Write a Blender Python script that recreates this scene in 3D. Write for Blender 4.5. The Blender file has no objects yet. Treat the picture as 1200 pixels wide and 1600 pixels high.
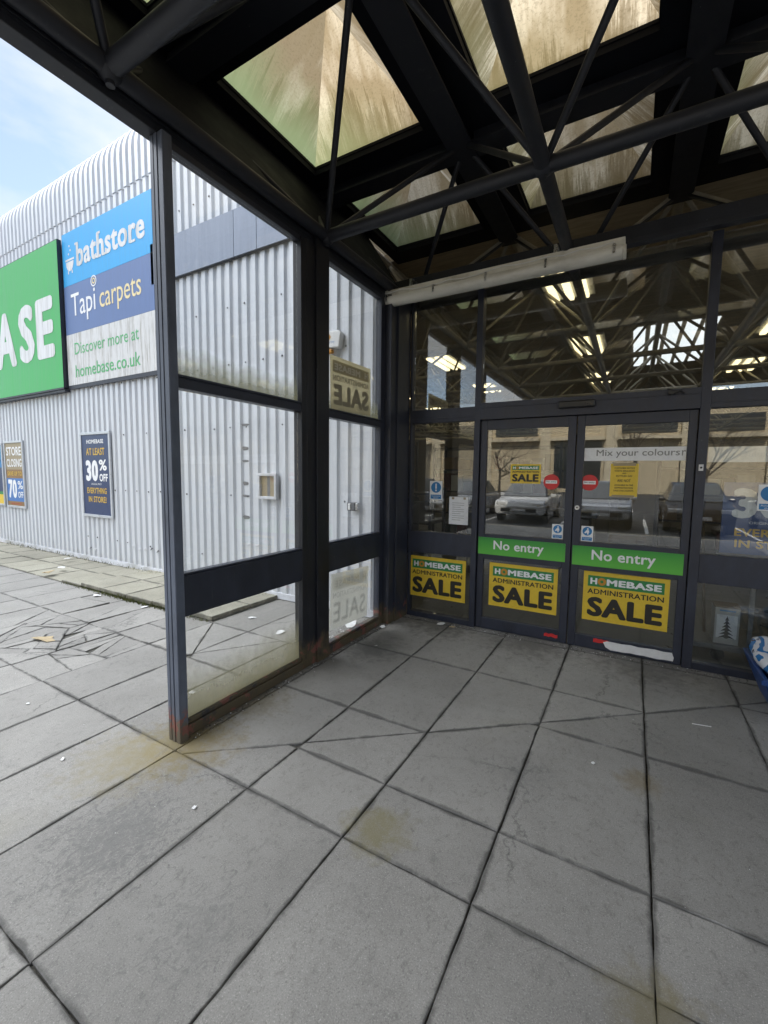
import bpy, bmesh, math, random
from mathutils import Vector, Matrix
R = math.radians
random.seed(7)
SC = bpy.context.scene
COL = SC.collection

# ------------------------------------------------------------------ camera, sky, sun, exposure
F, CX, CY, CZ, YAW, PITCH, ROLL = 676.3, 2.1604, -4.2147, 1.55, 0.5216, -0.0871, 0.0117
fwd = Vector((-math.sin(YAW)*math.cos(PITCH), math.cos(YAW)*math.cos(PITCH), math.sin(PITCH)))
rt = Vector((math.cos(YAW), math.sin(YAW), 0)); up = rt.cross(fwd)
r2 = rt*math.cos(ROLL) + up*math.sin(ROLL); u2 = up*math.cos(ROLL) - rt*math.sin(ROLL)
cam = bpy.data.cameras.new('camera'); camo = bpy.data.objects.new('camera', cam); COL.objects.link(camo)
camo.matrix_world = Matrix(((r2.x, u2.x, -fwd.x, CX), (r2.y, u2.y, -fwd.y, CY), (r2.z, u2.z, -fwd.z, CZ), (0, 0, 0, 1)))
cam.sensor_fit = 'VERTICAL'; cam.sensor_height = 24; cam.lens = 24*F/1600
cam.clip_start = .02; cam.clip_end = 2000
SC.camera = camo

SUN_EL, SUN_AZ = R(38), R(12)          # the sun stands behind the store
world = bpy.data.worlds.new('World'); SC.world = world; world.use_nodes = True
nt = world.node_tree; nt.nodes.clear()
def N(t, kind, **kw):
    n = t.nodes.new(kind)
    for k, v in kw.items():
        if k in n.inputs.keys() if isinstance(k, str) else False: n.inputs[k].default_value = v
        else: setattr(n, k, v)
    return n
sky = nt.nodes.new('ShaderNodeTexSky'); sky.sky_type = 'NISHITA'; sky.sun_disc = False
sky.sun_elevation = SUN_EL; sky.sun_rotation = SUN_AZ; sky.air_density = 1.0; sky.dust_density = 1.0; sky.ozone_density = 1.5
bg = nt.nodes.new('ShaderNodeBackground'); bg.inputs['Strength'].default_value = 0.14
nt.links.new(sky.outputs[0], bg.inputs['Color'])
bgc = nt.nodes.new('ShaderNodeBackground'); bgc.inputs['Color'].default_value = (.93, .96, 1, 1); bgc.inputs['Strength'].default_value = 1.05
tc = nt.nodes.new('ShaderNodeTexCoord')
# added bright patch of unseen cloud, high to the left, lighting the open paving
dt = nt.nodes.new('ShaderNodeVectorMath'); dt.operation = 'DOT_PRODUCT'; dt.inputs[1].default_value = (-.35, -.25, .90); nt.links.new(tc.outputs['Generated'], dt.inputs[0])
mrg = nt.nodes.new('ShaderNodeMapRange'); mrg.interpolation_type = 'SMOOTHSTEP'; mrg.inputs[1].default_value = .72; mrg.inputs[2].default_value = .97; mrg.inputs[3].default_value = .47; mrg.inputs[4].default_value = 5.0
nt.links.new(dt.outputs['Value'], mrg.inputs[0]); nt.links.new(mrg.outputs[0], bgc.inputs['Strength']); mp = nt.nodes.new('ShaderNodeMapping'); mp.inputs['Scale'].default_value = (1, 1, 2.4); mp.inputs['Location'].default_value = (.35, .2, 0)
nt.links.new(tc.outputs['Generated'], mp.inputs[0])
nz = nt.nodes.new('ShaderNodeTexNoise'); nz.inputs['Scale'].default_value = 2.2; nz.inputs['Detail'].default_value = 9; nz.inputs['Roughness'].default_value = .5; nz.inputs['Distortion'].default_value = .5
nt.links.new(mp.outputs[0], nz.inputs['Vector'])
rmp = nt.nodes.new('ShaderNodeValToRGB'); rmp.color_ramp.elements[0].position = .40; rmp.color_ramp.elements[0].color = (.25, .25, .25, 1); rmp.color_ramp.elements[1].position = .60
nt.links.new(nz.outputs[0], rmp.inputs[0])
mxs = nt.nodes.new('ShaderNodeMixShader'); nt.links.new(rmp.outputs[0], mxs.inputs[0]); nt.links.new(bg.outputs[0], mxs.inputs[1]); nt.links.new(bgc.outputs[0], mxs.inputs[2])
wo = nt.nodes.new('ShaderNodeOutputWorld'); nt.links.new(mxs.outputs[0], wo.inputs['Surface'])

sl = bpy.data.lights.new('sun', 'SUN'); sl.energy = 3.6; sl.angle = R(.6); sl.color = (1, .94, .84)
so = bpy.data.objects.new('sun', sl); COL.objects.link(so)
sd = Vector((math.sin(SUN_AZ)*math.cos(SUN_EL), math.cos(SUN_AZ)*math.cos(SUN_EL), math.sin(SUN_EL)))
so.rotation_euler = sd.to_track_quat('Z', 'Y').to_euler(); so.location = sd*60

SC.view_settings.view_transform = 'Standard'; SC.view_settings.look = 'None'; SC.view_settings.gamma = 1
SC.view_settings.exposure = 1.25
SC.render.engine = 'CYCLES'
cy = SC.cycles
cy.use_denoising = True
cy.max_bounces = 10; cy.diffuse_bounces = 5; cy.glossy_bounces = 5; cy.transmission_bounces = 8; cy.transparent_max_bounces = 24
cy.caustics_reflective = False; cy.caustics_refractive = False
cy.sample_clamp_indirect = 6

# ------------------------------------------------------------------ materials
MATS = {}
def base_mat(name):
    m = bpy.data.materials.new(name); m.use_nodes = True
    t = m.node_tree; p = t.nodes['Principled BSDF']
    MATS[name] = m
    return m, t, p
def lk(t, a, b): t.links.new(a, b)
def noise(t, scale, detail=6, rough=.6, vec=None, dist=0):
    n = t.nodes.new('ShaderNodeTexNoise'); n.inputs['Scale'].default_value = scale; n.inputs['Detail'].default_value = detail
    n.inputs['Roughness'].default_value = rough; n.inputs['Distortion'].default_value = dist
    if vec is not None: lk(t, vec, n.inputs['Vector'])
    return n
def ramp(t, fac, stops):
    r = t.nodes.new('ShaderNodeValToRGB'); e = r.color_ramp.elements
    while len(e) < len(stops): e.new(.5)
    for i, (p, c) in enumerate(stops):
        e[i].position = p; e[i].color = (c, c, c, 1) if not isinstance(c, tuple) else (*c, 1)
    lk(t, fac, r.inputs[0]); return r
def mixc(t, fac, a, b, mode='MIX'):
    m = t.nodes.new('ShaderNodeMix'); m.data_type = 'RGBA'; m.blend_type = mode
    if isinstance(fac, (int, float)): m.inputs[0].default_value = fac
    else: lk(t, fac, m.inputs[0])
    for s, v in ((6, a), (7, b)):
        if isinstance(v, tuple): m.inputs[s].default_value = (*v, 1)
        else: lk(t, v, m.inputs[s])
    return m.outputs[2]
def math_n(t, op, a, b=None, clamp=False):
    m = t.nodes.new('ShaderNodeMath'); m.operation = op; m.use_clamp = clamp
    for i, v in enumerate((a, b)):
        if v is None: continue
        if isinstance(v, (int, float)): m.inputs[i].default_value = v
        else: lk(t, v, m.inputs[i])
    return m.outputs[0]
def geo_pos(t, scale=(1, 1, 1), loc=(0, 0, 0)):
    g = t.nodes.new('ShaderNodeNewGeometry'); m = t.nodes.new('ShaderNodeMapping')
    m.inputs['Scale'].default_value = scale; m.inputs['Location'].default_value = loc
    lk(t, g.outputs['Position'], m.inputs[0]); return m.outputs[0]
def sepz(t):
    g = t.nodes.new('ShaderNodeNewGeometry'); s = t.nodes.new('ShaderNodeSeparateXYZ'); lk(t, g.outputs['Position'], s.inputs[0]); return s.outputs
def bump(t, p, h, strength=.3, dist=.01):
    b = t.nodes.new('ShaderNodeBump'); b.inputs['Strength'].default_value = strength; b.inputs['Distance'].default_value = dist
    lk(t, h, b.inputs['Height']); lk(t, b.outputs[0], p.inputs['Normal'])
def simple(name, col, rough=.5, var=.12, scale=12, metal=0, spec=.5, stretch=(1, 1, 1), dirt=None, dirt_amt=.0, bmp=0):
    m, t, p = base_mat(name)
    v = geo_pos(t, stretch)
    n = noise(t, scale, 6, .65, v)
    dark = tuple(c*(1-var*1.6) for c in col); lite = tuple(min(1, c*(1+var)) for c in col)
    c = mixc(t, ramp(t, n.outputs[0], [(.3, 0), (.7, 1)]).outputs[0], dark, lite)
    if dirt:
        n2 = noise(t, scale*.25, 8, .7, geo_pos(t, tuple(s*1.0 for s in stretch), (3, 7, 1)))
        f = ramp(t, n2.outputs[0], [(.48, 0), (.68, dirt_amt)]).outputs[0]
        c = mixc(t, f, c, dirt)
    lk(t, c, p.inputs['Base Color'])
    p.inputs['Roughness'].default_value = rough; p.inputs['Metallic'].default_value = metal; p.inputs['Specular IOR Level'].default_value = spec
    rr = ramp(t, n.outputs[0], [(.3, max(0, rough-.1)), (.75, min(1, rough+.12))]); lk(t, rr.outputs[0], p.inputs['Roughness'])
    if bmp: bump(t, p, n.outputs[0], bmp, .004)
    return m
def flat_print(name, col, rough=.45):
    return simple(name, col, rough, .05, 30)
def emit(name, col, strength):
    m = bpy.data.materials.new(name); m.use_nodes = True; t = m.node_tree; t.nodes.clear()
    e = t.nodes.new('ShaderNodeEmission'); e.inputs[0].default_value = (*col, 1); e.inputs[1].default_value = strength
    o = t.nodes.new('ShaderNodeOutputMaterial'); lk(t, e.outputs[0], o.inputs[0]); MATS[name] = m; return m

# dark navy powder coated aluminium, worn and rusty at its foot
def frame_mat(name, col, rough=.42, rust=True):
    m, t, p = base_mat(name)
    n = noise(t, 9, 8, .7, geo_pos(t, (1, 1, .35)))
    c = mixc(t, ramp(t, n.outputs[0], [(.35, 0), (.75, 1)]).outputs[0], tuple(x*.75 for x in col), tuple(x*1.35 for x in col))
    # dusty pale run marks and scuffs
    n3 = noise(t, 5, 9, .75, geo_pos(t, (5, 5, .6), (2, 1, 0)))
    c = mixc(t, ramp(t, n3.outputs[0], [(.6, 0), (.75, .35)]).outputs[0], c, (.12, .12, .115))
    n4 = noise(t, 70, 3, .6, geo_pos(t, (1, 1, .5)))
    c = mixc(t, ramp(t, n4.outputs[0], [(.72, 0), (.76, .5)]).outputs[0], c, (.25, .25, .25))
    if rust:
        z = sepz(t)[2]
        n5 = noise(t, 6, 8, .7, geo_pos(t, (1, 1, .6), (9, 2, 0)))
        h = math_n(t, 'SUBTRACT', 1.0, math_n(t, 'MULTIPLY', z, 2.6), True)   # 1 at ground, 0 at 0.38 m
        f = math_n(t, 'ADD', h, math_n(t, 'MULTIPLY', math_n(t, 'SUBTRACT', n5.outputs[0], .5), 2.2))
        fr = ramp(t, f, [(.55, 0), (.85, .8)]).outputs[0]
        c = mixc(t, fr, c, (.11, .085, .045))
        n6 = noise(t, 10, 4, .6, geo_pos(t, (1, 1, 1), (1, 5, 3)))
        f2 = math_n(t, 'MULTIPLY', ramp(t, n6.outputs[0], [(.545, 0), (.57, .9)]).outputs[0], ramp(t, h, [(.45, 0), (.62, 1)]).outputs[0])
        c = mixc(t, f2, c, (.20, .075, .06))
    lk(t, c, p.inputs['Base Color'])
    lk(t, ramp(t, n.outputs[0], [(.3, rough-.08), (.7, rough+.15)]).outputs[0], p.inputs['Roughness'])
    bump(t, p, n.outputs[0], .15, .002)
    return m
frame_mat('frame_navy', (.022, .026, .040))
frame_mat('column_black', (.012, .013, .018))
frame_mat('shopfront_navy', (.026, .030, .046), .42, False)
frame_mat('frame_light', (.095, .11, .145), .42)
frame_mat('canopy_paint', (.014, .0158, .0225), .5, False)


# paving flags
simple('canopy_deck', (.0055, .0065, .0105), .7, .3, 5, spec=.2)
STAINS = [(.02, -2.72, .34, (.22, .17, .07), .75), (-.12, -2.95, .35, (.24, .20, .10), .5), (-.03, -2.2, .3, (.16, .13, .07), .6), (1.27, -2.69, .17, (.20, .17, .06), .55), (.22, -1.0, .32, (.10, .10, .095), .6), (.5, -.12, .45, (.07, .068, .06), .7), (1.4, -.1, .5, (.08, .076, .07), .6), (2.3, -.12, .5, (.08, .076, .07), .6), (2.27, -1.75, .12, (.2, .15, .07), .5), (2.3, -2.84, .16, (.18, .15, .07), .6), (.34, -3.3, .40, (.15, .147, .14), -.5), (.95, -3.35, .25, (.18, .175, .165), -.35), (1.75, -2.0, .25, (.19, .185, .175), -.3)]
def paving_mat(name, lo, hi, moss):
    m, t, p = base_mat(name)
    pos = geo_pos(t)
    a = t.nodes.new('ShaderNodeAttribute'); a.attribute_name = 'tone'
    n1 = noise(t, 1.6, 9, .62, pos, .3); n2 = noise(t, 14, 8, .7, pos); n3 = noise(t, 210, 3, .8, pos); n7 = noise(t, 30, 9, .8, geo_pos(t, (1, .7, 1), (1, 2, 0)), 1.5)
    c = mixc(t, ramp(t, n1.outputs[0], [(.28, 0), (.72, 1)]).outputs[0], lo, hi)
    c = mixc(t, ramp(t, n2.outputs[0], [(.30, .35), (.5, 0)]).outputs[0], c, tuple(x*.62 for x in lo))
    c = mixc(t, ramp(t, n3.outputs[0], [(.57, 0), (.68, .8)]).outputs[0], c, tuple(min(1, x*1.55) for x in hi))
    c = mixc(t, ramp(t, n3.outputs[0], [(.32, .85), (.44, 0)]).outputs[0], c, tuple(x*.55 for x in lo))
    # chipped, worn patches of irregular outline
    n4 = noise(t, 5.5, 10, .78, geo_pos(t, (1, 1, 1), (11, 4, 0)), 1.2)
    w = ramp(t, n4.outputs[0], [(.63, 0), (.66, .45)]).outputs[0]
    c = mixc(t, w, c, tuple(x*.42 for x in lo))
    c = mixc(t, ramp(t, n7.outputs[0], [(.36, .5), (.47, 0)]).outputs[0], c, tuple(x*.5 for x in lo))
    # hairline cracks
    v = t.nodes.new('ShaderNodeTexVoronoi'); v.feature = 'DISTANCE_TO_EDGE'; v.inputs['Scale'].default_value = .75
    nv = noise(t, 3, 6, .7, pos); vm = t.nodes.new('ShaderNodeVectorMath'); vm.operation = 'ADD'
    sc = t.nodes.new('ShaderNodeVectorMath'); sc.operation = 'SCALE'; sc.inputs[3].default_value = .35
    lk(t, nv.outputs['Color'], sc.inputs[0]); lk(t, pos, vm.inputs[0]); lk(t, sc.outputs[0], vm.inputs[1]); lk(t, vm.outputs[0], v.inputs['Vector'])
    gate = ramp(t, noise(t, 1.3, 3, .5, geo_pos(t, (1, 1, 1), (5, 5, 0))).outputs[0], [(.52, 0), (.6, .55)]).outputs[0]
    cr = math_n(t, 'MULTIPLY', ramp(t, v.outputs['Distance'], [(.0, 1), (.006, 0)]).outputs[0], gate)
    c = mixc(t, cr, c, (.05, .05, .047))
    # old rust and moss stains
    n5 = noise(t, 1.1, 6, .6, geo_pos(t, (1, 1, 1), (20, 3, 0)))
    c = mixc(t, ramp(t, n5.outputs[0], [(.60, 0), (.78, moss)]).outputs[0], c, (.155, .14, .06))
    # dirt gathered along the joints
    ea = t.nodes.new('ShaderNodeAttribute'); ea.attribute_name = 'edge'
    ne = noise(t, 4.5, 8, .7, geo_pos(t, (1, 1, 1), (2, 9, 0)))
    ed = ramp(t, math_n(t, 'ADD', ea.outputs['Fac'], math_n(t, 'MULTIPLY', math_n(t, 'SUBTRACT', ne.outputs[0], .5), 1.6)), [(.72, 0), (1.3, .75)]).outputs[0]
    c = mixc(t, ed, c, tuple(x*.33 for x in lo))
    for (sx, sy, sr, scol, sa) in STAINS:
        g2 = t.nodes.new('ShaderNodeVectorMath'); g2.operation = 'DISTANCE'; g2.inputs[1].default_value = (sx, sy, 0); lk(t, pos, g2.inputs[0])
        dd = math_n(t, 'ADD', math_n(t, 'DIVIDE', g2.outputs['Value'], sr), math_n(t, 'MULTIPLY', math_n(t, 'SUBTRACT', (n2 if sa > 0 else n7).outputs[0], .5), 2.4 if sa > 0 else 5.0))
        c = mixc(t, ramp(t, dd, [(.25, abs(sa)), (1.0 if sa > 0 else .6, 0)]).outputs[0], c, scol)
    # per flag tone
    c = mixc(t, 1.0, c, a.outputs['Color'], 'MULTIPLY')
    lk(t, c, p.inputs['Base Color'])
    lk(t, ramp(t, n2.outputs[0], [(.3, .62), (.7, .85)]).outputs[0], p.inputs['Roughness'])
    p.inputs['Specular IOR Level'].default_value = .35
    hh = math_n(t, 'ADD', math_n(t, 'MULTIPLY', n3.outputs[0], .35), n2.outputs[0])
    hh = math_n(t, 'SUBTRACT', hh, math_n(t, 'MULTIPLY', w, .7))
    bump(t, p, hh, .35, .004)
    return m
paving_mat('paving_flag', (.232, .221, .203), (.318, .304, .280), .2)
paving_mat('mossy_flag', (.25, .235, .185), (.37, .35, .28), .7)
simple('joint_grit', (.085, .08, .066), .95, .5, 60, bmp=.5)

# silver coated sheet
def sheet_mat(name, col):
    m, t, p = base_mat(name)
    n = noise(t, 3.5, 8, .7, geo_pos(t, (6, 1, .28)))
    c = mixc(t, ramp(t, n.outputs[0], [(.3, 0), (.7, 1)]).outputs[0], tuple(x*.86 for x in col), tuple(min(1, x*1.06) for x in col))
    n2 = noise(t, 8, 9, .75, geo_pos(t, (7, 2, .35), (4, 0, 1)))
    c = mixc(t, ramp(t, n2.outputs[0], [(.60, 0), (.76, .4)]).outputs[0], c, (.33, .33, .33))
    n3 = noise(t, 60, 3, .6, geo_pos(t))
    c = mixc(t, ramp(t, n3.outputs[0], [(.74, 0), (.78, .5)]).outputs[0], c, (.2, .2, .21))
    z = sepz(t)[2]; h = math_n(t, 'SUBTRACT', 1.0, math_n(t, 'MULTIPLY', z, 1.6), True)
    f = ramp(t, math_n(t, 'ADD', h, math_n(t, 'MULTIPLY', math_n(t, 'SUBTRACT', n2.outputs[0], .5), 1.5)), [(.75, 0), (1.1, .45)]).outputs[0]
    c = mixc(t, f, c, (.36, .34, .28))
    lk(t, c, p.inputs['Base Color']); p.inputs['Metallic'].default_value = .15; p.inputs['Roughness'].default_value = .42
    bump(t, p, n.outputs[0], .08, .003)
    return m
sheet_mat('silver_sheet', (.64, .66, .69))
sheet_mat('band_sheet', (.25, .285, .36))
simple('flashing', (.62, .63, .66), .45, .1, 8, dirt=(.25, .24, .2), dirt_amt=.6)
simple('dark_fastener', (.10, .10, .11), .5)
simple('zinc_dark', (.17, .17, .17), .5, .2, 20)

# glass: one sheet, fresnel reflection over clear transmission, with optional dirt
def glass_mat(name, tint=(.985, .99, .99), dirt=None, refl=1.0, boost=1.0, film=.045):
    m = bpy.data.materials.new(name); m.use_nodes = True; t = m.node_tree; t.nodes.clear(); MATS[name] = m
    o = t.nodes.new('ShaderNodeOutputMaterial')
    tr = t.nodes.new('ShaderNodeBsdfTransparent'); tr.inputs[0].default_value = (*tint, 1)
    gl = t.nodes.new('ShaderNodeBsdfGlossy'); gl.inputs['Roughness'].default_value = 0.0; gl.inputs[0].default_value = (refl, refl, refl, 1)
    g = t.nodes.new('ShaderNodeNewGeometry')
    ior = t.nodes.new('ShaderNodeMix'); ior.data_type = 'FLOAT'; lk(t, g.outputs['Backfacing'], ior.inputs[0]); ior.inputs[2].default_value = 1.52; ior.inputs[3].default_value = 1/1.52
    fr = t.nodes.new('ShaderNodeFresnel'); lk(t, ior.outputs[0], fr.inputs['IOR']); frf = math_n(t, 'MULTIPLY', fr.outputs[0], boost, True)
    # float glass is never quite flat
    nb = noise(t, 1.1, 2, .4, geo_pos(t)); b = t.nodes.new('ShaderNodeBump'); b.inputs['Strength'].default_value = .05; b.inputs['Distance'].default_value = .02
    lk(t, nb.outputs[0], b.inputs['Height']); lk(t, b.outputs[0], gl.inputs['Normal'])
    mx = t.nodes.new('ShaderNodeMixShader'); lk(t, frf, mx.inputs[0]); lk(t, tr.outputs[0], mx.inputs[1]); lk(t, gl.outputs[0], mx.inputs[2])
    # thin film of dust
    df = t.nodes.new('ShaderNodeBsdfDiffuse'); tl = t.nodes.new('ShaderNodeBsdfTranslucent'); ds = t.nodes.new('ShaderNodeMixShader'); ds.inputs[0].default_value = .5
    lk(t, df.outputs[0], ds.inputs[1]); lk(t, tl.outputs[0], ds.inputs[2])
    n = noise(t, 4, 9, .75, geo_pos(t, (1, 1, .5)))
    f = ramp(t, n.outputs[0], [(.40, film*.25), (.80, film)]).outputs[0]
    col = (.55, .53, .47)
    if dirt:
        z0, z1, amt, col = dirt
        z = sepz(t)[2]
        h = t.nodes.new('ShaderNodeMapRange'); h.inputs[1].default_value = z0; h.inputs[2].default_value = z1; h.inputs[3].default_value = 1; h.inputs[4].default_value = 0
        lk(t, z, h.inputs[0])
        hh = math_n(t, 'ADD', h.outputs[0], math_n(t, 'MULTIPLY', math_n(t, 'SUBTRACT', n.outputs[0], .5), .9))
        f = math_n(t, 'MAXIMUM', f, math_n(t, 'MULTIPLY', ramp(t, hh, [(.25, 0), (1.05, 1)]).outputs[0], amt))
    df.inputs[0].default_value = (*col, 1); tl.inputs[0].default_value = (*col, 1)
    m2 = t.nodes.new('ShaderNodeMixShader'); lk(t, f, m2.inputs[0]); lk(t, mx.outputs[0], m2.inputs[1]); lk(t, ds.outputs[0], m2.inputs[2])
    lk(t, m2.outputs[0], o.inputs[0])
    return m
glass_mat('glass')
glass_mat('glass_shop', (.95, .97, .965), boost=1.8)   # sealed double glazing
glass_mat('glass_shop_high', (.95, .965, .95), boost=3.6, film=.12)
glass_mat('glass_low', dirt=(.1, .52, .72, (.40, .37, .24)))
glass_mat('glass_upper', dirt=(2.07, 2.32, .7, (.36, .35, .22)))
glass_mat('tinted_glass', (.25, .28, .30))

# stained translucent rooflight sheet; uv.y runs up the slope
def grp_mat(name, base, brown, green):
    m = bpy.data.materials.new(name); m.use_nodes = True; t = m.node_tree; t.nodes.clear(); MATS[name] = m
    o = t.nodes.new('ShaderNodeOutputMaterial'); uv = t.nodes.new('ShaderNodeUVMap')
    mpn = t.nodes.new('ShaderNodeMapping'); mpn.inputs['Scale'].default_value = (1, .16, 1); lk(t, uv.outputs[0], mpn.inputs[0])
    oi = t.nodes.new('ShaderNodeObjectInfo'); off = t.nodes.new('ShaderNodeVectorMath'); off.operation = 'ADD'
    cmb = t.nodes.new('ShaderNodeCombineXYZ'); lk(t, math_n(t, 'MULTIPLY', oi.outputs['Random'], 37), cmb.inputs[0]); lk(t, math_n(t, 'MULTIPLY', oi.outputs['Random'], 11), cmb.inputs[2])
    lk(t, mpn.outputs[0], off.inputs[0]); lk(t, cmb.outputs[0], off.inputs[1])
    sp = t.nodes.new('ShaderNodeSeparateXYZ'); lk(t, uv.outputs[0], sp.inputs[0])
    def uvn(sx, sy, scale, det, ro, o_=0):      # noise stretched up the slope, different on each light
        v = t.nodes.new('ShaderNodeCombineXYZ'); lk(t, math_n(t, 'MULTIPLY', sp.outputs[0], sx), v.inputs[0]); lk(t, math_n(t, 'MULTIPLY', sp.outputs[1], sy), v.inputs[1])
        lk(t, math_n(t, 'ADD', math_n(t, 'MULTIPLY', oi.outputs['Random'], 37), o_), v.inputs[2]); return noise(t, scale, det, ro, v.outputs[0]).outputs[0]
    soft = uvn(1, .35, 2.2, 5, .6, 1); streak = uvn(1, .07, 26, 4, .7, 2); grain = uvn(1, 1, 60, 3, .7, 3); jag = uvn(1, .05, 22, 6, .85, 4); low = uvn(1, .0, 3.2, 2, .5, 5)
    c = mixc(t, ramp(t, soft, [(.40, 0), (.56, .9)]).outputs[0], base, brown)
    c = mixc(t, ramp(t, streak, [(.35, .45), (.55, 0)]).outputs[0], c, brown)
    c = mixc(t, ramp(t, grain, [(.35, .35), (.5, 0)]).outputs[0], c, tuple(x*.5 for x in brown))
    big = noise(t, 2.2, 6, .6, geo_pos(t))
    # dark grime climbing from the bottom edge in ragged spikes
    hgt = math_n(t, 'ADD', math_n(t, 'MULTIPLY', math_n(t, 'SUBTRACT', jag, .42), 1.5), math_n(t, 'MULTIPLY', math_n(t, 'SUBTRACT', low, .45), 1.6))
    sp_ = math_n(t, 'SUBTRACT', math_n(t, 'ADD', hgt, .08), sp.outputs[1])
    c = mixc(t, ramp(t, sp_, [(.0, 0), (.10, .55), (.4, .85)]).outputs[0], c, (.075, .05, .02))
    c = mixc(t, ramp(t, sp.outputs[1], [(.0, .6), (.05, 0)]).outputs[0], c, (.05, .035, .015))
    gx = t.nodes.new('ShaderNodeAttribute'); gx.attribute_name = 'algae'
    c = mixc(t, math_n(t, 'MULTIPLY', gx.outputs['Fac'], ramp(t, math_n(t, 'ADD', sp.outputs[1], math_n(t, 'MULTIPLY', big.outputs[0], .5)), [(.3, .8), (.75, 0)]).outputs[0]), c, green)
    df = t.nodes.new('ShaderNodeBsdfDiffuse'); tl = t.nodes.new('ShaderNodeBsdfTranslucent'); lk(t, c, df.inputs[0]); lk(t, c, tl.inputs[0])
    mx = t.nodes.new('ShaderNodeMixShader'); mx.inputs[0].default_value = .72; lk(t, df.outputs[0], mx.inputs[1]); lk(t, tl.outputs[0], mx.inputs[2])
    lk(t, mx.outputs[0], o.inputs[0])
grp_mat('rooflight_sheet', (.39, .345, .265), (.17, .13, .075), (.17, .215, .11))

simple('tube_lamp_body', (.70, .68, .60), .5, .05, 10, dirt=(.3, .27, .2), dirt_amt=.5)
simple('tube_lamp_cover', (.74, .73, .67), .2, .05, 6, dirt=(.33, .30, .23), dirt_amt=.75, spec=.6, stretch=(.4, 1, 1))
simple('sign_green', (.055, .40, .10), .4, .06, 6, stretch=(3, 1, .3))
simple('sign_white', (.72, .72, .72), .45, .06, 10, stretch=(5, 1, .3), dirt=(.36, .35, .32), dirt_amt=.75)
simple('sign_dirty_white', (.66, .66, .65), .5, .08, 22, stretch=(5, 1, .35), dirt=(.30, .28, .24), dirt_amt=.9)
simple('sign_cyan', (.03, .36, .72), .4, .06, 8, stretch=(3, 1, .3))
simple('sign_slate', (.115, .18, .36), .4, .07, 8, stretch=(3, 1, .3))
flat_print('ink_cream', (.80, .66, .36)); flat_print('ink_white', (.82, .82, .82)); flat_print('ink_green', (.10, .42, .16))
flat_print('sign_edge', (.03, .033, .045))
flat_print('poster_navy', (.025, .045, .12), .35); flat_print('poster_blue', (.05, .17, .45), .35)
flat_print('poster_yellow', (.72, .50, .04), .4); flat_print('poster_gold', (.62, .40, .06)); flat_print('ink_black', (.022, .02, .016))
flat_print('poster_green', (.03, .22, .06)); flat_print('ink_orange', (.55, .25, .03)); flat_print('ink_red', (.60, .03, .03))
flat_print('sticker_blue', (.02, .19, .45)); flat_print('poster_tan', (.33, .27, .17)); flat_print('poster_brown', (.25, .14, .05))
simple('poster_frame', (.55, .57, .60), .35, .08, 10, metal=.4)
flat_print('ink_grey', (.25, .25, .24)); flat_print('poster_ink_navy', (.05, .085, .22), .5); flat_print('ink_pale', (.74, .75, .77)); flat_print('paper', (.75, .76, .78)); 

def paper_mat(name, col):
    m = bpy.data.materials.new(name); m.use_nodes = True; t = m.node_tree; t.nodes.clear(); MATS[name] = m
    o = t.nodes.new('ShaderNodeOutputMaterial'); df = t.nodes.new('ShaderNodeBsdfDiffuse'); tl = t.nodes.new('ShaderNodeBsdfTranslucent'); mx = t.nodes.new('ShaderNodeMixShader'); mx.inputs[0].default_value = .55
    n = noise(t, 5, 5, .6, geo_pos(t)); c = mixc(t, n.outputs[0], tuple(x*.88 for x in col), tuple(min(1, x*1.1) for x in col))
    lk(t, c, df.inputs[0]); lk(t, c, tl.inputs[0]); lk(t, df.outputs[0], mx.inputs[1]); lk(t, tl.outputs[0], mx.inputs[2]); lk(t, mx.outputs[0], o.inputs[0])
paper_mat('paper_back', (.80, .75, .58)); paper_mat('paper_back_ink', (.60, .56, .43)); paper_mat('paper_back_light', (.86, .84, .76))
paper_mat('paper_back_pale', (.90, .885, .83)); paper_mat('paper_back_pale_ink', (.87, .86, .82)); paper_mat('paper_back_bright', (.93, .925, .90))
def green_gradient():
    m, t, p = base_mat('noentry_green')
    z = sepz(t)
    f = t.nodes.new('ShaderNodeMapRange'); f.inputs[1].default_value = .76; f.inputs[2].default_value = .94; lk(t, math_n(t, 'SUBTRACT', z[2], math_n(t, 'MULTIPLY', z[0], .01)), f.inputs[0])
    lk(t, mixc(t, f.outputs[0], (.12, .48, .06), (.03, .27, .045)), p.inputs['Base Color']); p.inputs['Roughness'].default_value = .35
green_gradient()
simple('white_plastic', (.74, .74, .73), .4, .05, 10)
simple('black_plastic', (.012, .012, .013), .35, .2, 30)
simple('steel', (.5, .5, .5), .3, .1, 30, metal=.9)
simple('crate_blue', (.012, .055, .21), .42, .15, 6, dirt=(.05, .07, .12), dirt_amt=.5)
# interior
simple('soffit_brown', (.42, .35, .245), .8, .2, 3, stretch=(1, 6, 1))
simple('truss_grey', (.33, .30, .24), .6, .15, 8)
simple('shop_floor_tile', (.11, .105, .095), .35, .12, 3)
simple('inner_wall', (.17, .155, .13), .8, .1, 2)
simple('dark_shelf', (.045, .045, .05), .6, .2, 6)
simple('card_box', (.20, .145, .085), .8, .15, 5); simple('box_white', (.42, .42, .40), .6, .1, 5); simple('box_grey', (.10, .10, .105), .6, .15, 5); simple('box_red', (.10, .03, .025), .5, .1, 5); simple('box_teal', (.03, .05, .055), .5, .1, 5)
emit('tube_light', (1, .84, .48), 1.25)
emit('daylight_panel', (.9, .95, 1), .7)
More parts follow.
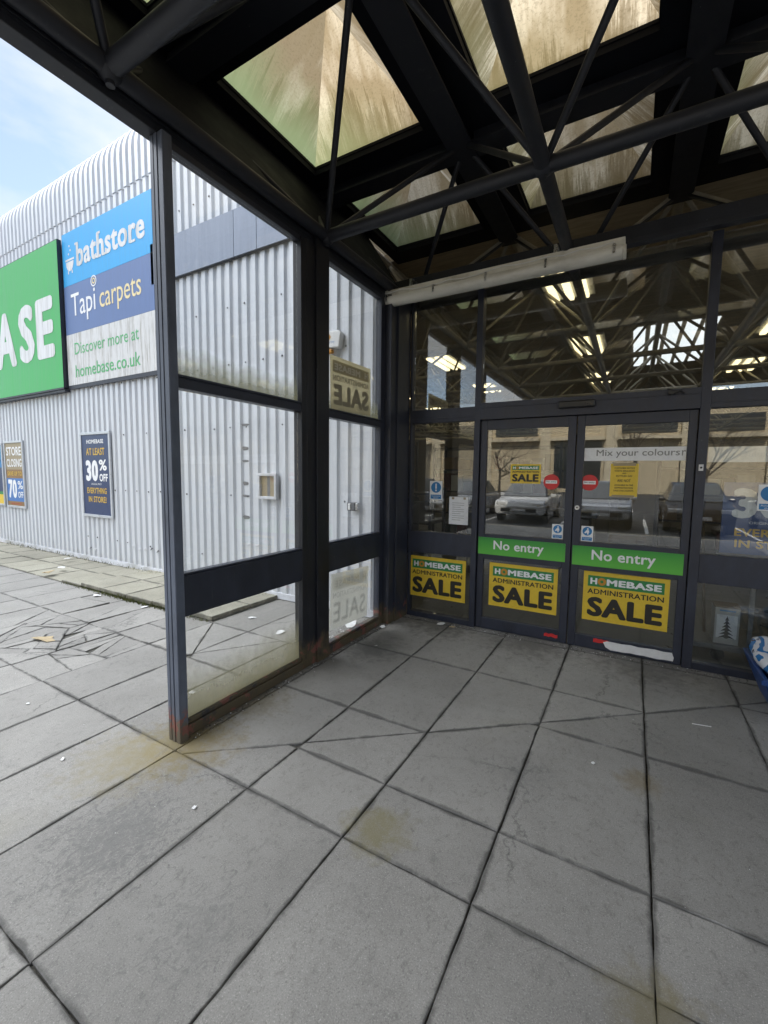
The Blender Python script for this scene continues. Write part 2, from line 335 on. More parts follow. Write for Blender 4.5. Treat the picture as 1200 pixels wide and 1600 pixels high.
# over the road
simple('asphalt', (.055, .055, .056), .9, .3, 6, bmp=.3)
simple('road_paint', (.7, .7, .68), .7, .2, 6)
simple('stone_beige', (.60, .51, .36), .8, .08, 2); simple('pier_cream', (.66, .58, .43), .75, .06, 2); simple('dark_glazing', (.03, .035, .04), .15, .2, 1, spec=.8)
simple('bark', (.09, .075, .06), .9, .3, 20)
simple('car_silver', (.50, .51, .53), .25, .04, 3, metal=.5); simple('car_white', (.72, .72, .71), .25, .03, 3); simple('car_black', (.02, .02, .022), .2, .1, 3); simple('car_blue', (.03, .07, .16), .22, .1, 3)
simple('tyre', (.02, .02, .02), .9, .2, 20); simple('lamp_lens', (.7, .7, .68), .1, .05, 30); simple('tail_red', (.4, .02, .02), .2, .05, 30)
simple('moss_tuft', (.10, .11, .03), .95, .4, 60)
simple('litter_paper', (.75, .74, .72), .8, .06, 20); simple('litter_tan', (.42, .33, .2), .8, .1, 20)

def ghost_mat(name, col, fac):       # print seen faintly through bleached paper
    m = bpy.data.materials.new(name); m.use_nodes = True; t = m.node_tree; t.nodes.clear(); MATS[name] = m
    o = t.nodes.new('ShaderNodeOutputMaterial'); tr = t.nodes.new('ShaderNodeBsdfTransparent'); df = t.nodes.new('ShaderNodeBsdfDiffuse'); df.inputs[0].default_value = (*col, 1)
    mx = t.nodes.new('ShaderNodeMixShader'); mx.inputs[0].default_value = fac; lk(t, tr.outputs[0], mx.inputs[1]); lk(t, df.outputs[0], mx.inputs[2]); lk(t, mx.outputs[0], o.inputs[0])
ghost_mat('ghost_ink', (.40, .39, .37), .022); ghost_mat('ghost_pale', (.8, .8, .78), .01)
def leaf_bag():
    m, t, p = base_mat('leaf_print_bag')
    v = t.nodes.new('ShaderNodeTexVoronoi'); v.inputs['Scale'].default_value = 9; lk(t, geo_pos(t, (1, 1, 2.2)), v.inputs['Vector'])
    w = t.nodes.new('ShaderNodeTexWave'); w.inputs['Scale'].default_value = 5; w.inputs['Distortion'].default_value = 9; w.inputs['Detail'].default_value = 2; lk(t, geo_pos(t), w.inputs['Vector'])
    f = ramp(t, w.outputs['Fac'], [(.52, 0), (.60, 1)]).outputs[0]
    c = mixc(t, f, (.68, .70, .74), (.02, .16, .42))
    n = noise(t, 12, 3, .5, geo_pos(t)); c = mixc(t, ramp(t, n.outputs[0], [(.6, 0), (.63, 1)]).outputs[0], c, (.02, .04, .10))
    lk(t, c, p.inputs['Base Color']); p.inputs['Roughness'].default_value = .25
leaf_bag()

# ------------------------------------------------------------------ mesh helpers
ORG = {}
class MB:
    def __init__(s): s.v = []; s.f = []; s.m = []; s.uv = None; s.tone = None
    def add(s, vs, fs, mi=0):
        b = len(s.v); s.v += [tuple(v) for v in vs]
        for f in fs: s.f.append([b+i for i in f]); s.m.append(mi)
    def box(s, x0, x1, y0, y1, z0, z1, mi=0):
        if x0 > x1: x0, x1 = x1, x0
        if y0 > y1: y0, y1 = y1, y0
        if z0 > z1: z0, z1 = z1, z0
        s.add([(x0, y0, z0), (x1, y0, z0), (x1, y1, z0), (x0, y1, z0), (x0, y0, z1), (x1, y0, z1), (x1, y1, z1), (x0, y1, z1)],
              [(3, 2, 1, 0), (4, 5, 6, 7), (0, 1, 5, 4), (1, 2, 6, 5), (2, 3, 7, 6), (3, 0, 4, 7)], mi)
    def tube(s, p, q, r, seg=10, mi=0, r2=None, caps=True):
        p = Vector(p); q = Vector(q); d = (q-p).normalized(); a = d.orthogonal().normalized(); b = d.cross(a); r2 = r if r2 is None else r2
        vs = [p+(a*math.cos(2*math.pi*i/seg)+b*math.sin(2*math.pi*i/seg))*r for i in range(seg)] + [q+(a*math.cos(2*math.pi*i/seg)+b*math.sin(2*math.pi*i/seg))*r2 for i in range(seg)]
        fs = [(i, (i+1) % seg, seg+(i+1) % seg, seg+i) for i in range(seg)]
        if caps: fs += [tuple(range(seg-1, -1, -1)), tuple(range(seg, 2*seg))]
        s.add(vs, fs, mi)
    def ball(s, c, r, mi=0, seg=10, sq=(1, 1, 1)):
        c = Vector(c); vs = [c+Vector((0, 0, r*sq[2]))]; n = seg//2
        for j in range(1, n):
            th = math.pi*j/n
            for i in range(seg): vs.append(c+Vector((r*sq[0]*math.sin(th)*math.cos(2*math.pi*i/seg), r*sq[1]*math.sin(th)*math.sin(2*math.pi*i/seg), r*sq[2]*math.cos(th))))
        vs.append(c-Vector((0, 0, r*sq[2]))); L = len(vs)-1
        fs = [(0, 1+i, 1+(i+1) % seg) for i in range(seg)]
        for j in range(n-2):
            for i in range(seg): a = 1+j*seg+i; b = 1+j*seg+(i+1) % seg; fs.append((a, a+seg, b+seg, b))
        k = 1+(n-2)*seg
        fs += [(k+i, L, k+(i+1) % seg) for i in range(seg)]
        s.add(vs, fs, mi)
    def poly(s, pts, mi=0): s.add(pts, [tuple(range(len(pts)))], mi)
    def prism(s, pts2, axis, a0, a1, mi=0):
        def P(u, v, w): return {'x': (w, u, v), 'y': (u, w, v), 'z': (u, v, w)}[axis]
        n = len(pts2); vs = [P(u, v, a0) for u, v in pts2]+[P(u, v, a1) for u, v in pts2]
        s.add(vs, [tuple(range(n-1, -1, -1)), tuple(range(n, 2*n))]+[(i, (i+1) % n, n+(i+1) % n, n+i) for i in range(n)], mi)
    def text(s, st, o, U, V, w, h, mi, bold=.0, thick=.0012, keep=False, align='L'):
        """lettering filling a w x h rectangle from lower-left corner o along U (reading direction) and V (up)"""
        vs, fs, W, H = glyphs(st, bold)
        o = Vector(o); U = Vector(U); V = Vector(V); nrm = U.cross(V)
        sx = w/W; sy = h/H
        if keep: sx = sy = min(sx, sy)
        ox = (w-W*sx)*(.5 if align == 'C' else 0)
        s.add([o+U*(ox+x*sx)+V*(y*sy)+nrm*(thick+q*.00007) for x, y, q in vs], fs, mi)
    def disc(s, c, U, V, r, mi, thick=.001, seg=28, rin=0, sq=1):
        c = Vector(c); U = Vector(U); V = Vector(V); n = U.cross(V)
        o = [c+U*r*math.cos(2*math.pi*i/seg)+V*r*sq*math.sin(2*math.pi*i/seg)+n*thick for i in range(seg)]
        if rin:
            q = [c+U*rin*math.cos(2*math.pi*i/seg)+V*rin*sq*math.sin(2*math.pi*i/seg)+n*thick for i in range(seg)]
            s.add(o+q, [(i, (i+1) % seg, seg+(i+1) % seg, seg+i) for i in range(seg)], mi)
        else: s.add(o, [tuple(range(seg))], mi)
    def rect(s, o, U, V, w, h, mi, thick=.0006):
        o = Vector(o); U = Vector(U); V = Vector(V); n = U.cross(V)*thick
        s.add([o+n, o+U*w+n, o+U*w+V*h+n, o+V*h+n], [(0, 1, 2, 3)], mi)
    def build(s, name, mats, parent=None, smooth=False, bevel=0, origin=None):
        if isinstance(mats, str): mats = [mats]
        if origin is None: origin = ORG[parent.name] if parent is not None else Vector((0, 0, 0))
        origin = Vector(origin)
        me = bpy.data.meshes.new(name); me.from_pydata([Vector(v)-origin for v in s.v], [], s.f)
        for k in mats: me.materials.append(MATS[k])
        me.polygons.foreach_set('material_index', s.m)
        if smooth:
            me.polygons.foreach_set('use_smooth', [True]*len(me.polygons))
        me.update()
        ob = bpy.data.objects.new(name, me); COL.objects.link(ob)
        if parent is not None: ob.parent = parent
        else: ob.location = origin
        ORG[ob.name] = origin
        if smooth:
            try: me.set_sharp_from_angle(angle=R(38))
            except Exception: pass
        if bevel:
            b = ob.modifiers.new('bevel', 'BEVEL'); b.width = bevel; b.segments = 2; b.limit_method = 'ANGLE'; b.angle_limit = R(40)
        return ob
_G = {}
def glyphs(st, bold):
    k = (st, bold)
    if k in _G: return _G[k]
    c = bpy.data.curves.new('t', 'FONT'); c.body = st; c.resolution_u = 3; c.fill_mode = 'FRONT'
    c.space_character = 1+bold*1.6
    o = bpy.data.objects.new('t', c)
    me = bpy.data.meshes.new_from_object(o)
    vs = [(v.co.x, v.co.y) for v in me.vertices]; fs = [tuple(p.vertices) for p in me.polygons]
    fs = [f if me.polygons[i].normal.z > 0 else tuple(reversed(f)) for i, f in enumerate(fs)]
    bpy.data.objects.remove(o); bpy.data.meshes.remove(me); bpy.data.curves.remove(c)
    V3, F3 = [], []; n = 1 if bold < .003 else (9 if bold < .03 else 13)
    for q in range(n):            # a heavier weight: the outline drawn again round a small circle
        a = 2*math.pi*q/max(1, n-1); dx, dy = (0, 0) if q == n-1 else (bold*math.cos(a), bold*math.sin(a)*.8)
        b = len(V3); V3 += [(x+dx, y+dy, q) for x, y in vs]; F3 += [tuple(b+i for i in f) for f in fs]
    x0 = min(v[0] for v in V3); y0 = min(v[1] for v in V3); W = max(v[0] for v in V3)-x0; H = max(v[1] for v in V3)-y0
    V3 = [(x-x0, y-y0, q) for x, y, q in V3]
    _G[k] = (V3, F3, W, H); return _G[k]
def tag(o, label=None, cat=None, group=None, kind=None):
    if label: o['label'] = label
    if cat: o['category'] = cat
    if group: o['group'] = group
    if kind: o['kind'] = kind
    return o
def empty(name, loc, label=None, cat=None, group=None, kind=None):
    o = bpy.data.objects.new(name, None); o.empty_display_size = .2; COL.objects.link(o); o.location = loc; ORG[o.name] = Vector(loc)
    return tag(o, label, cat, group, kind)
def part(name, mats, parent, *boxes, bevel=0):
    m = MB()
    for b in boxes: m.box(*b)
    return m.build(name, mats, parent, bevel=bevel)
X, Y, Z = Vector((1, 0, 0)), Vector((0, 1, 0)), Vector((0, 0, 1))
NY = Vector((0, -1, 0)); NX = Vector((-1, 0, 0))

# ------------------------------------------------------------------ ground
def clip(poly, a, b, c):           # keep a*x+b*y<=c
    out = []
    for i in range(len(poly)):
        p, q = poly[i], poly[(i+1) % len(poly)]
        dp = a*p[0]+b*p[1]-c; dq = a*q[0]+b*q[1]-c
        if dp <= 0: out.append(p)
        if dp*dq < 0: k = dp/(dp-dq); out.append((p[0]+(q[0]-p[0])*k, p[1]+(q[1]-p[1])*k))
    return out
def split(polys, a, b, c, only=None):
    r = []
    for p in polys:
        if only and not only(p): r.append(p); continue
        for q in (clip(p, a, b, c), clip(p, -a, -b, -c)):
            if len(q) > 2 and abs(area(q)) > .002: r.append(q)
    return r
def area(p): return sum(p[i][0]*p[(i+1) % len(p)][1]-p[(i+1) % len(p)][0]*p[i][1] for i in range(len(p)))/2
def cen(p): return sum(q[0] for q in p)/len(p), sum(q[1] for q in p)/len(p)
def inset(p, d):
    if area(p) < 0: p = p[::-1]
    q = p
    for i in range(len(p)):
        a, b = p[i], p[(i+1) % len(p)]; L = math.hypot(b[0]-a[0], b[1]-a[1])
        if L < 1e-5: continue
        n = (-(b[1]-a[1])/L, (b[0]-a[0])/L)      # inward for ccw
        q = clip(q, -n[0], -n[1], -(n[0]*a[0]+n[1]*a[1]+d))
        if len(q) < 3: return []
    return q
rg = random.Random(11)
XL = [.02+.57*k for k in range(0, 14)]; XLN = [.02-.525*k for k in range(0, 30)]
polys = []
# column strips right of the screen
DM, DC = .815, -2.79-.815*.09
for a, b in zip(XL, XL[1:]):
    col = [[(a, -2.8), (b, -2.8), (b, .3), (a, .3)]]
    hi = [clip(p, DM, -1, -DC) for p in col]; lo = [clip(p, -DM, 1, DC) for p in col]
    hi = [p for p in hi if len(p) > 2]; lo = [p for p in lo if len(p) > 2]
    for yy in (-1.93, -.98, -.1): hi = split(hi, 0, 1, yy)
    for yy in (-2.43, -1.5, -.56): lo = split(lo, 0, 1, yy)
    polys += hi+lo
    row = [[(a, -9.2), (b, -9.2), (b, -2.8), (a, -2.8)]]
    for yy in (-3.69, -4.58, -5.47, -6.36, -7.25, -8.14): row = split(row, 0, 1, yy)
    polys += row
wide = XLN[::1]
for i, (b, a) in enumerate(zip(wide, wide[1:])):
    row = [[(a, -2.8), (b, -2.8), (b, -1.31), (a, -1.31)]]
    row = split(row, 0, 1, -1.98)
    if a > -1.7:
        fan = lambda p: cen(p)[1] > -1.98
        row = split(row, -.73, -.6, -(.73*-1.03+.6*-1.92)*1 if False else .73*1.03+.6*1.92, fan)
        row = split(row, -.72, .52, .72*1.03-.52*1.92, fan)
    polys += row
    row = [[(a, -9.2), (b, -9.2), (b, -2.8), (a, -2.8)]]
    for yy in (-3.69, -4.58, -5.47, -6.36, -7.25, -8.14): row = split(row, 0, 1, yy)
    polys += row
# the last flags beside the wall, inside the screen
for b, a in zip(wide[:4], wide[1:5]):
    polys.append([(a, -1.31), (b, -1.31), (b, -.3), (a, -.3)])
broken = []; keep = []
for p in polys:
    c = cen(p)
    if -3.75 < c[0] < -1.45 and -2.8 < c[1] < -1.31:
        q = [p]
        for _ in range(1): 
            cx, cy_ = c[0]+rg.uniform(-.18, .18), c[1]+rg.uniform(-.22, .22); an2 = rg.uniform(.2, 1.8)
            q = split(q, math.cos(an2), math.sin(an2), math.cos(an2)*cx+math.sin(an2)*cy_)
        for lev in range(3):
            r = []
            for k in q:
                kc = cen(k); e = ((kc[0]+2.40)/.85)**2+((kc[1]+2.33)/.36)**2
                if e < 1.25-lev*.22 and abs(area(k)) > .012:
                    an2 = rg.uniform(0, math.pi); r += split([k], math.cos(an2), math.sin(an2), math.cos(an2)*(kc[0]+rg.uniform(-.05, .05))+math.sin(an2)*(kc[1]+rg.uniform(-.05, .05)))
                else: r.append(k)
            q = r
        broken += q
    else: keep.append(p)
def slab_mesh(name, plist, mat, zf, gap, holes=None, rough=.0022):
    m = MB(); tones = []; edges = []
    for p in plist:
        p = inset(p, gap+rg.uniform(-.0012, .0022))
        if len(p) < 3: continue
        if holes and holes(p): continue
        pts = []
        for i in range(len(p)):
            a, b = p[i], p[(i+1) % len(p)]; L = math.hypot(b[0]-a[0], b[1]-a[1]); n = max(1, int(L/(.06 if rough < .003 else .035)))
            for k in range(n):
                f = k/n; j = rough if 0 < k else rough*1.3
                pts.append((a[0]+(b[0]-a[0])*f+rg.uniform(-j, j), a[1]+(b[1]-a[1])*f+rg.uniform(-j, j)))
        z, tx, ty = zf(p); c = cen(p); n = len(pts)
        inn = [(c[0]+(q[0]-c[0])*(1-.004/max(.05, math.hypot(q[0]-c[0], q[1]-c[1]))), c[1]+(q[1]-c[1])*(1-.004/max(.05, math.hypot(q[0]-c[0], q[1]-c[1])))) for q in pts]
        in2 = [(c[0]+(q[0]-c[0])*(1-.055/max(.09, math.hypot(q[0]-c[0], q[1]-c[1]))), c[1]+(q[1]-c[1])*(1-.055/max(.09, math.hypot(q[0]-c[0], q[1]-c[1])))) for q in pts]
        H = lambda q, dz: (q[0], q[1], z+dz+tx*(q[0]-c[0])+ty*(q[1]-c[1]))
        vs = [H(q, 0) for q in inn]+[H(q, -.004) for q in pts]+[H(q, -.04) for q in pts]+[H(q, 0) for q in in2]; edges += [1]*(3*n)+[0]*n
        fs = [tuple(range(3*n, 4*n))]+[(i, (i+1) % n, 3*n+(i+1) % n, 3*n+i) for i in range(n)]+[(n+i, n+(i+1) % n, (i+1) % n, i) for i in range(n)]+[(2*n+i, 2*n+(i+1) % n, n+(i+1) % n, n+i) for i in range(n)]
        m.add(vs, fs); t = rg.gauss(1, .075); tones += [t]*len(fs)
    o = m.build(name, mat)
    at = o.data.attributes.new('tone', 'FLOAT_COLOR', 'FACE')
    for i, t in enumerate(tones): at.data[i].color = (t, t, t*.995, 1)
    at = o.data.attributes.new('edge', 'FLOAT', 'POINT')
    for i, t in enumerate(edges): at.data[i].value = t
    return tag(o, kind='structure')
slab_mesh('pavement', keep, 'paving_flag', lambda p: (rg.uniform(-.0012, .0012), rg.uniform(-.001, .001), rg.uniform(-.001, .001)), .0022)
slab_mesh('broken_pavement', broken, 'paving_flag', lambda p: (rg.uniform(-.007, .002), rg.uniform(-.014, .014), rg.uniform(-.014, .014)), .0012,
          lambda p: abs(area(p)) < .012 and rg.random() < .3, .0045)
mossy = []
for b, a in zip(wide[3:], wide[4:]):
    mossy += split([[(a, -1.31), (b, -1.31), (b, -.26), (a, -.26)]], 0, 1, -.78)
def kerbz(p):
    x = cen(p)[0]; return (.055 if x > -3.9 else max(.004, .055+(x+3.9)*.06)), 0, 0
slab_mesh('raised_path', mossy, 'mossy_flag', lambda p: (kerbz(p)[0]+rg.uniform(-.003, .003), rg.uniform(-.004, .004), rg.uniform(-.004, .004)), .006)
m = MB(); m.box(-16, 8.2, -9.2, .6, -.2, -.014); tag(m.build('joint_bed', 'joint_grit'), kind='structure')
m = MB(); m.poly([(-300, -300, -.13), (300, -300, -.13), (300, 300, -.13), (-300, 300, -.13)]); tag(m.build('car_park', 'asphalt'), kind='structure')
m = MB(); m.box(-16, 8.2, -9.35, -9.203, -.2, .0); tag(m.build('kerb', 'stone_beige', bevel=.01), kind='structure')
m = MB()
for i in range(-8, 9): m.box(i*2.6-.05, i*2.6+.05, -15.6, -10.8, -.1295, -.126)
tag(m.build('bay_lines', 'road_paint'), kind='structure')
m = MB(); m.box(-15, 12, .06, 17.6, -.12, -.004); tag(m.build('shop_floor', 'shop_floor_tile'), kind='structure')

# ------------------------------------------------------------------ store building
store = empty('store_building', (-6, -.3, 0), 'silver corrugated retail store with curved eaves behind the glass porch', 'building')
def profile(x0, x1):
    pts = []; x = x0; P = .15
    k = math.floor(x0/P)
    while k*P < x1:
        b = k*P
        for dx, d in ((0, 0), (.072, 0), (.092, .030), (.130, .030)): # crest, side, trough
            xx = b+dx
            if x0 <= xx <= x1: pts.append((xx, d))
        k += 1
    return pts
def corr(m, x0, x1, rail, mi=0):
    """rail: list of (y,z,ny,nz) - outer line of the sheet; ribs go inward along -n"""
    pr = profile(x0, x1); n = len(pr); vs = []; fs = []
    for (y, z, ny, nz_) in rail:
        for x, d in pr: vs.append((x, y-ny*d, z-nz_*d))
    for j in range(len(rail)-1):
        for i in range(n-1): a = j*n+i; fs.append((a, a+1, a+n+1, a+n))
    m.add(vs, fs, mi)
m = MB(); YW = -.33
corr(m, -17, -.86, [(YW, .06, -1, 0), (YW, 5.66, -1, 0)])
n_ = len(m.v); corr(m, -.86, -.06, [(YW, .06, -1, 0), (YW, 9, -1, 0)])
m.v[n_:] = [(x, y, z if z < 1 else min(4.28, 3.27+1.56*(-x-.045))) for x, y, z in m.v[n_:]]
rail = [(YW+.03, 5.655, -1, 0), (YW-.011, 5.665, -1, 0), (YW-.011, 6.14, -1, 0)]
for i in range(1, 10):
    a = R(i*9.5); rail.append((YW-.011+.62*(1-math.cos(a)), 6.14+.62*math.sin(a), -math.cos(a), math.sin(a)))
rail.append((3.0, 6.762, 0, 1)); rail.append((17.6, 6.77, 0, 1))
corr(m, -17, -.86, rail)
m.box(-.9, -.856, YW-.002, YW+.05, 4.32, 6.14, 1); m.box(-.066, -.04, YW-.004, YW+.05, .06, 3.24, 1)
rf = random.Random(5)
for zz in (.42, 1.25, 2.12, 2.9, 3.6, 5.0):
    for i in range(-40, -1):
        x = i*.15*2+.036
        if zz > 3.3 and x > -.9: continue
        if x < -6.2 or rf.random() < .25: continue
        m.tube((x+rf.uniform(-.01, .01), YW, zz+rf.uniform(-.02, .02)), (x, YW-.007, zz), .009, 8, 2)
for x in (-4.66, -4.5, -4.34, -4.18, -4.02, -5.78, -5.94, -1.95, -2.1):   # kicked dents
    zz = .34+rf.uniform(-.02, .02) if x > -5 and x < -3 else .2
    if x > -3: zz = .62
    m.add([(x, YW-.002, zz), (x+.05, YW-.012, zz+.012), (x+.085, YW-.001, zz+.035), (x+.045, YW-.003, zz+.05)], [(0, 1, 2, 3)], 2 if rf.random() < .4 else 1)
m.build('cladding', ['silver_sheet', 'flashing', 'dark_fastener'], store, smooth=True)
# the dark band of flat panels
m = MB()
for a, b in ((-3.86, -2.196), (-2.188, -1.814), (-1.806, -.90)): m.box(a, b, -.372, -.352, 4.16, 4.70)
m.box(-3.86, -.9, -.351, -.334, 4.145, 4.70, 1)  # dark backing; its lip below the panels paints the shadow under the band
m.build('fascia_band', ['band_sheet', 'sign_edge'], store)
part('base_flashing', 'flashing', store, (-17, -.06, -.345, -.29, .012, .085))
part('side_wall', 'inner_wall', store, (-15.2, -15, -.2, 17.6, -.1, 6.25))
part('back_wall', 'inner_wall', store, (-15, 12, 17.6, 17.8, -.1, 6.25))
part('end_wall', 'inner_wall', store, (12, 12.2, .0, 17.6, -.1, 6.25))
part('front_wall', 'stone_beige', store, (5.86, 12, -.05, .15, -.1, 4.35))
part('inner_lining', 'inner_wall', store, (-15, -.86, -.26, -.20, -.1, 5.7), (-.86, -.07, -.26, -.20, -.1, 3.3))
part('upper_wall', 'silver_sheet', store, (-.68, 12, 1.06, 1.2, 4.46, 5.7), (-.70, -.66, -.2, 1.2, 4.37, 5.65))
part('ceiling_deck', 'soffit_brown', store, (-15, 12, 1.0, 17.6, 4.346, 4.45))
# vents cut as slots in a column
for i, (z, w) in enumerate(((2.15, .15), (1.86, .12), (1.70, .13), (1.42, .1), (1.26, .13), (.99, .13))):
    m = MB(); x = -2.09; h = .022+.012*(i % 2)
    pts = [(x-w/2, z), (x-w*.3, z-h), (x+w*.35, z-h*.8), (x+w*.5, z-.003), (x+w*.3, z+h*.35), (x-w*.3, z+h*.55)]
    m.prism(pts, 'y', YW-.003, YW+.003); m.build('vent_slot', 'zinc_dark', store)

# ------------------------------------------------------------------ interior frame of the store
def lattice(m, p, q, y0, y1): pass
def space_row(m, x, y0, y1, zb=3.37, zt=4.3):
    """one lattice girder along y"""
    m.tube((x, y0, zb), (x, y1, zb), .04, 8)
    yy = y0
    while yy < y1-.1:
        for sx in (-.8, .8):
            m.tube((x, yy, zb), (x+sx, yy+.8, zt), .022, 6); m.tube((x, yy+1.6, zb), (x+sx, yy+.8, zt), .022, 6)
        yy += 1.6
    m.tube((x+.8, y0, zt), (x+.8, y1, zt), .05, 8)
for k in range(-5, 7):
    m = MB(); space_row(m, 1.6*k, .2, 16.2); m.build('lattice_girder', 'truss_grey', store)
m = MB()
for j in range(1, 11): m.tube((-8, .2+1.6*j, 3.37), (11, .2+1.6*j, 3.37), .04, 8)
m.build('cross_tubes', 'truss_grey', store)
for k, (x, y) in enumerate([(1.6, 6.6), (1.6, 13.0), (-4.8, 6.6), (8, 6.6)]): part('inner_column', 'inner_wall', store, (x-.13, x+.13, y-.13, y+.13, -.004, 3.35))
# rooflight strip deep in the shop; panels given a glow in place of daylight
m = MB()
for i in range(5): m.box(2.0+.28*i, 2.0+.28*i+.20, 5.4, 8.6, 4.33, 4.3455)
m.build('rooflight_strip', 'daylight_panel', store)

k = 0
for i in range(-3, 4):
    for j in range(0, 5):
        x, y = 1.22+3.0*i, 2.25+3.25*j
        if x > 11: continue
        L = empty('ceiling_light', (x, y, 4.1), 'lit ceiling lamp with warm tubes hanging inside the store behind the shopfront glass', 'lamp', 'lit lamps inside the store')
        part('lamp_tray', 'white_plastic', L, (x-.32, x+.32, y-.62, y+.62, 4.16, 4.20))
        part('lamp_cable', 'black_plastic', L, (x-.004, x+.004, y-.004, y+.004, 4.20, 4.3459))
        for dx in (-.2, 0, .2): part('light_tube', 'tube_light', L, (x+dx-.045, x+dx+.045, y-.6, y+.6, 4.12, 4.158))

# shop racks
rr = random.Random(3)
BOX = ['card_box', 'box_white', 'box_grey', 'box_red', 'box_teal', 'dark_shelf']
def rack(x, y, w, d, h, n, label):
    o = empty('storage_rack', (x+w/2, y+d/2, 0), label, 'rack', 'racks of goods inside the store')
    m = MB()
    for px in (x, x+w-.05):
        for py in (y, y+d-.05): m.box(px, px+.05, py, py+.05, -.004, h)
    for i in range(n+1): zz = .08+(h-.2)*i/n; m.box(x+.052, x+w-.052, y, y+d, zz, zz+.035)
    m.build('rack_frame', 'dark_shelf', o)
    for i in range(n):
        zz = .117+(h-.2)*i/n; xx = x+.08; gap = (h-.2)/n-.06; m = MB()
        while xx < x+w-.3:
            bw = rr.uniform(.18, .42)
            if xx+bw > x+w-.06: break
            if rr.random() < .85: m.box(xx, xx+bw-.02, y+.03, y+d-.06, zz, zz+gap*rr.uniform(.45, .95), rr.randrange(len(BOX)))
            xx += bw
        if m.v: m.build('stacked_goods', BOX, o)
rack(-6.2, 5.4, 3.4, .8, 2.4, 4, 'tall dark rack of boxed goods deep in the store beyond the left sidelight')
rack(-2.2, 5.8, 3.0, .8, 2.3, 4, 'tall dark rack of boxed goods deep in the store beyond the left sliding door')
rack(2.6, 6.6, 3.4, .8, 2.4, 4, 'tall dark rack of boxed goods deep in the store beyond the right sliding door')
rack(-3.4, 3.0, 2.4, .7, 1.3, 2, 'low dark rack of goods inside the store just beyond the left sidelight')
rack(3.6, 3.2, 2.4, .7, 1.5, 3, 'low dark rack of goods inside the store behind the Christmas tree box')
o = empty('checkout_counter', (.9, 2.6, 0), 'black topped counter with pale front inside the store behind the left sliding door', 'counter')
part('counter_top', 'black_plastic', o, (-.2, 1.75, 2.3, 2.9, .98, 1.06), bevel=.01); part('counter_body', 'box_grey', o, (-.1, 1.65, 2.38, 2.86, -.004, .979))
o = empty('display_plinth', (2.1, 1.9, 0), 'pale box plinth standing inside behind the right sliding door', 'plinth')
part('plinth_body', 'box_white', o, (1.95, 2.3, 1.75, 2.1, -.004, .75), bevel=.01); part('plinth_top', 'card_box', o, (1.92, 2.33, 1.72, 2.13, .753, .80), bevel=.006)

# ------------------------------------------------------------------ canopy
can = empty('entrance_canopy', (1.6, -2.2, 3.3), 'black space frame canopy with stained pyramid rooflights over the store entrance', 'canopy')
NXS = [0, 1.6, 3.2, 4.8]; NYS = [-6.2, -4.6, -3.0, -1.4]; ZB, ZT = 3.37, 4.27
for x in NXS:
    m = MB(); m.tube((x, -6.2, ZB), (x, .2, ZB), .045, 14); m.build('chord_tube', 'canopy_paint', can, smooth=True)
for y in NYS+[.2]:
    m = MB(); m.tube((-.0, y, ZB), (4.8, y, ZB), .0455, 14); m.build('chord_tube', 'canopy_paint', can, smooth=True)
for x in NXS:
    for y in NYS+[.2]:
        for sx in (-.8, .8):
            for sy in (-.8, .8):
                a = Vector((x, y, ZB)); b = Vector((x+sx, y+sy, ZT)); d = (b-a).normalized()
                m = MB(); m.tube(a+d*.03, b-d*.02, .0215, 10)
                m.build('diagonal_rod', 'canopy_paint', can, smooth=True)
for x in NXS:
    for y in NYS:
        m = MB(); m.ball((x, y, ZB), .062, 0, 14); m.tube((x, y, ZB-.075), (x, y, ZB+.03), .02, 10); m.build('node_joint', 'canopy_paint', can, smooth=True)
# deck with square openings
OP = .55
def deck(z0, z1):
    m = MB(); xs = [-.68]; ys = [-7.06]
    for x in NXS: xs += [x-OP, x+OP]
    for y in NYS+[.2]: ys += [y-OP, y+OP]
    xs.append(5.66); ys.append(1.02)
    for i in range(len(xs)-1):
        for j in range(len(ys)-1):
            if i % 2 == 1 and j % 2 == 1: continue
            m.box(xs[i], xs[i+1], ys[j], ys[j+1], z0, z1)
    return m
deck(4.30, 4.345).build('roof_deck', 'canopy_deck', can)
for x in [.8, 2.4, 4.0, 5.6]: part('roof_beam', 'canopy_paint', can, (x-.05, x+.05, -7.0, 1.0, 4.20, 4.298), (x-.10, x+.10, -7.0, 1.0, 4.18, 4.199))
for y in [-7.0, -5.4, -3.8, -2.2, -.6]:
    for a, b in ((-.7, .7), (.9, 2.3), (2.5, 3.9), (4.1, 5.5)): part('roof_beam', 'canopy_paint', can, (a, b, y-.05, y+.05, 4.21, 4.297), (a, b, y-.095, y+.095, 4.19, 4.209))
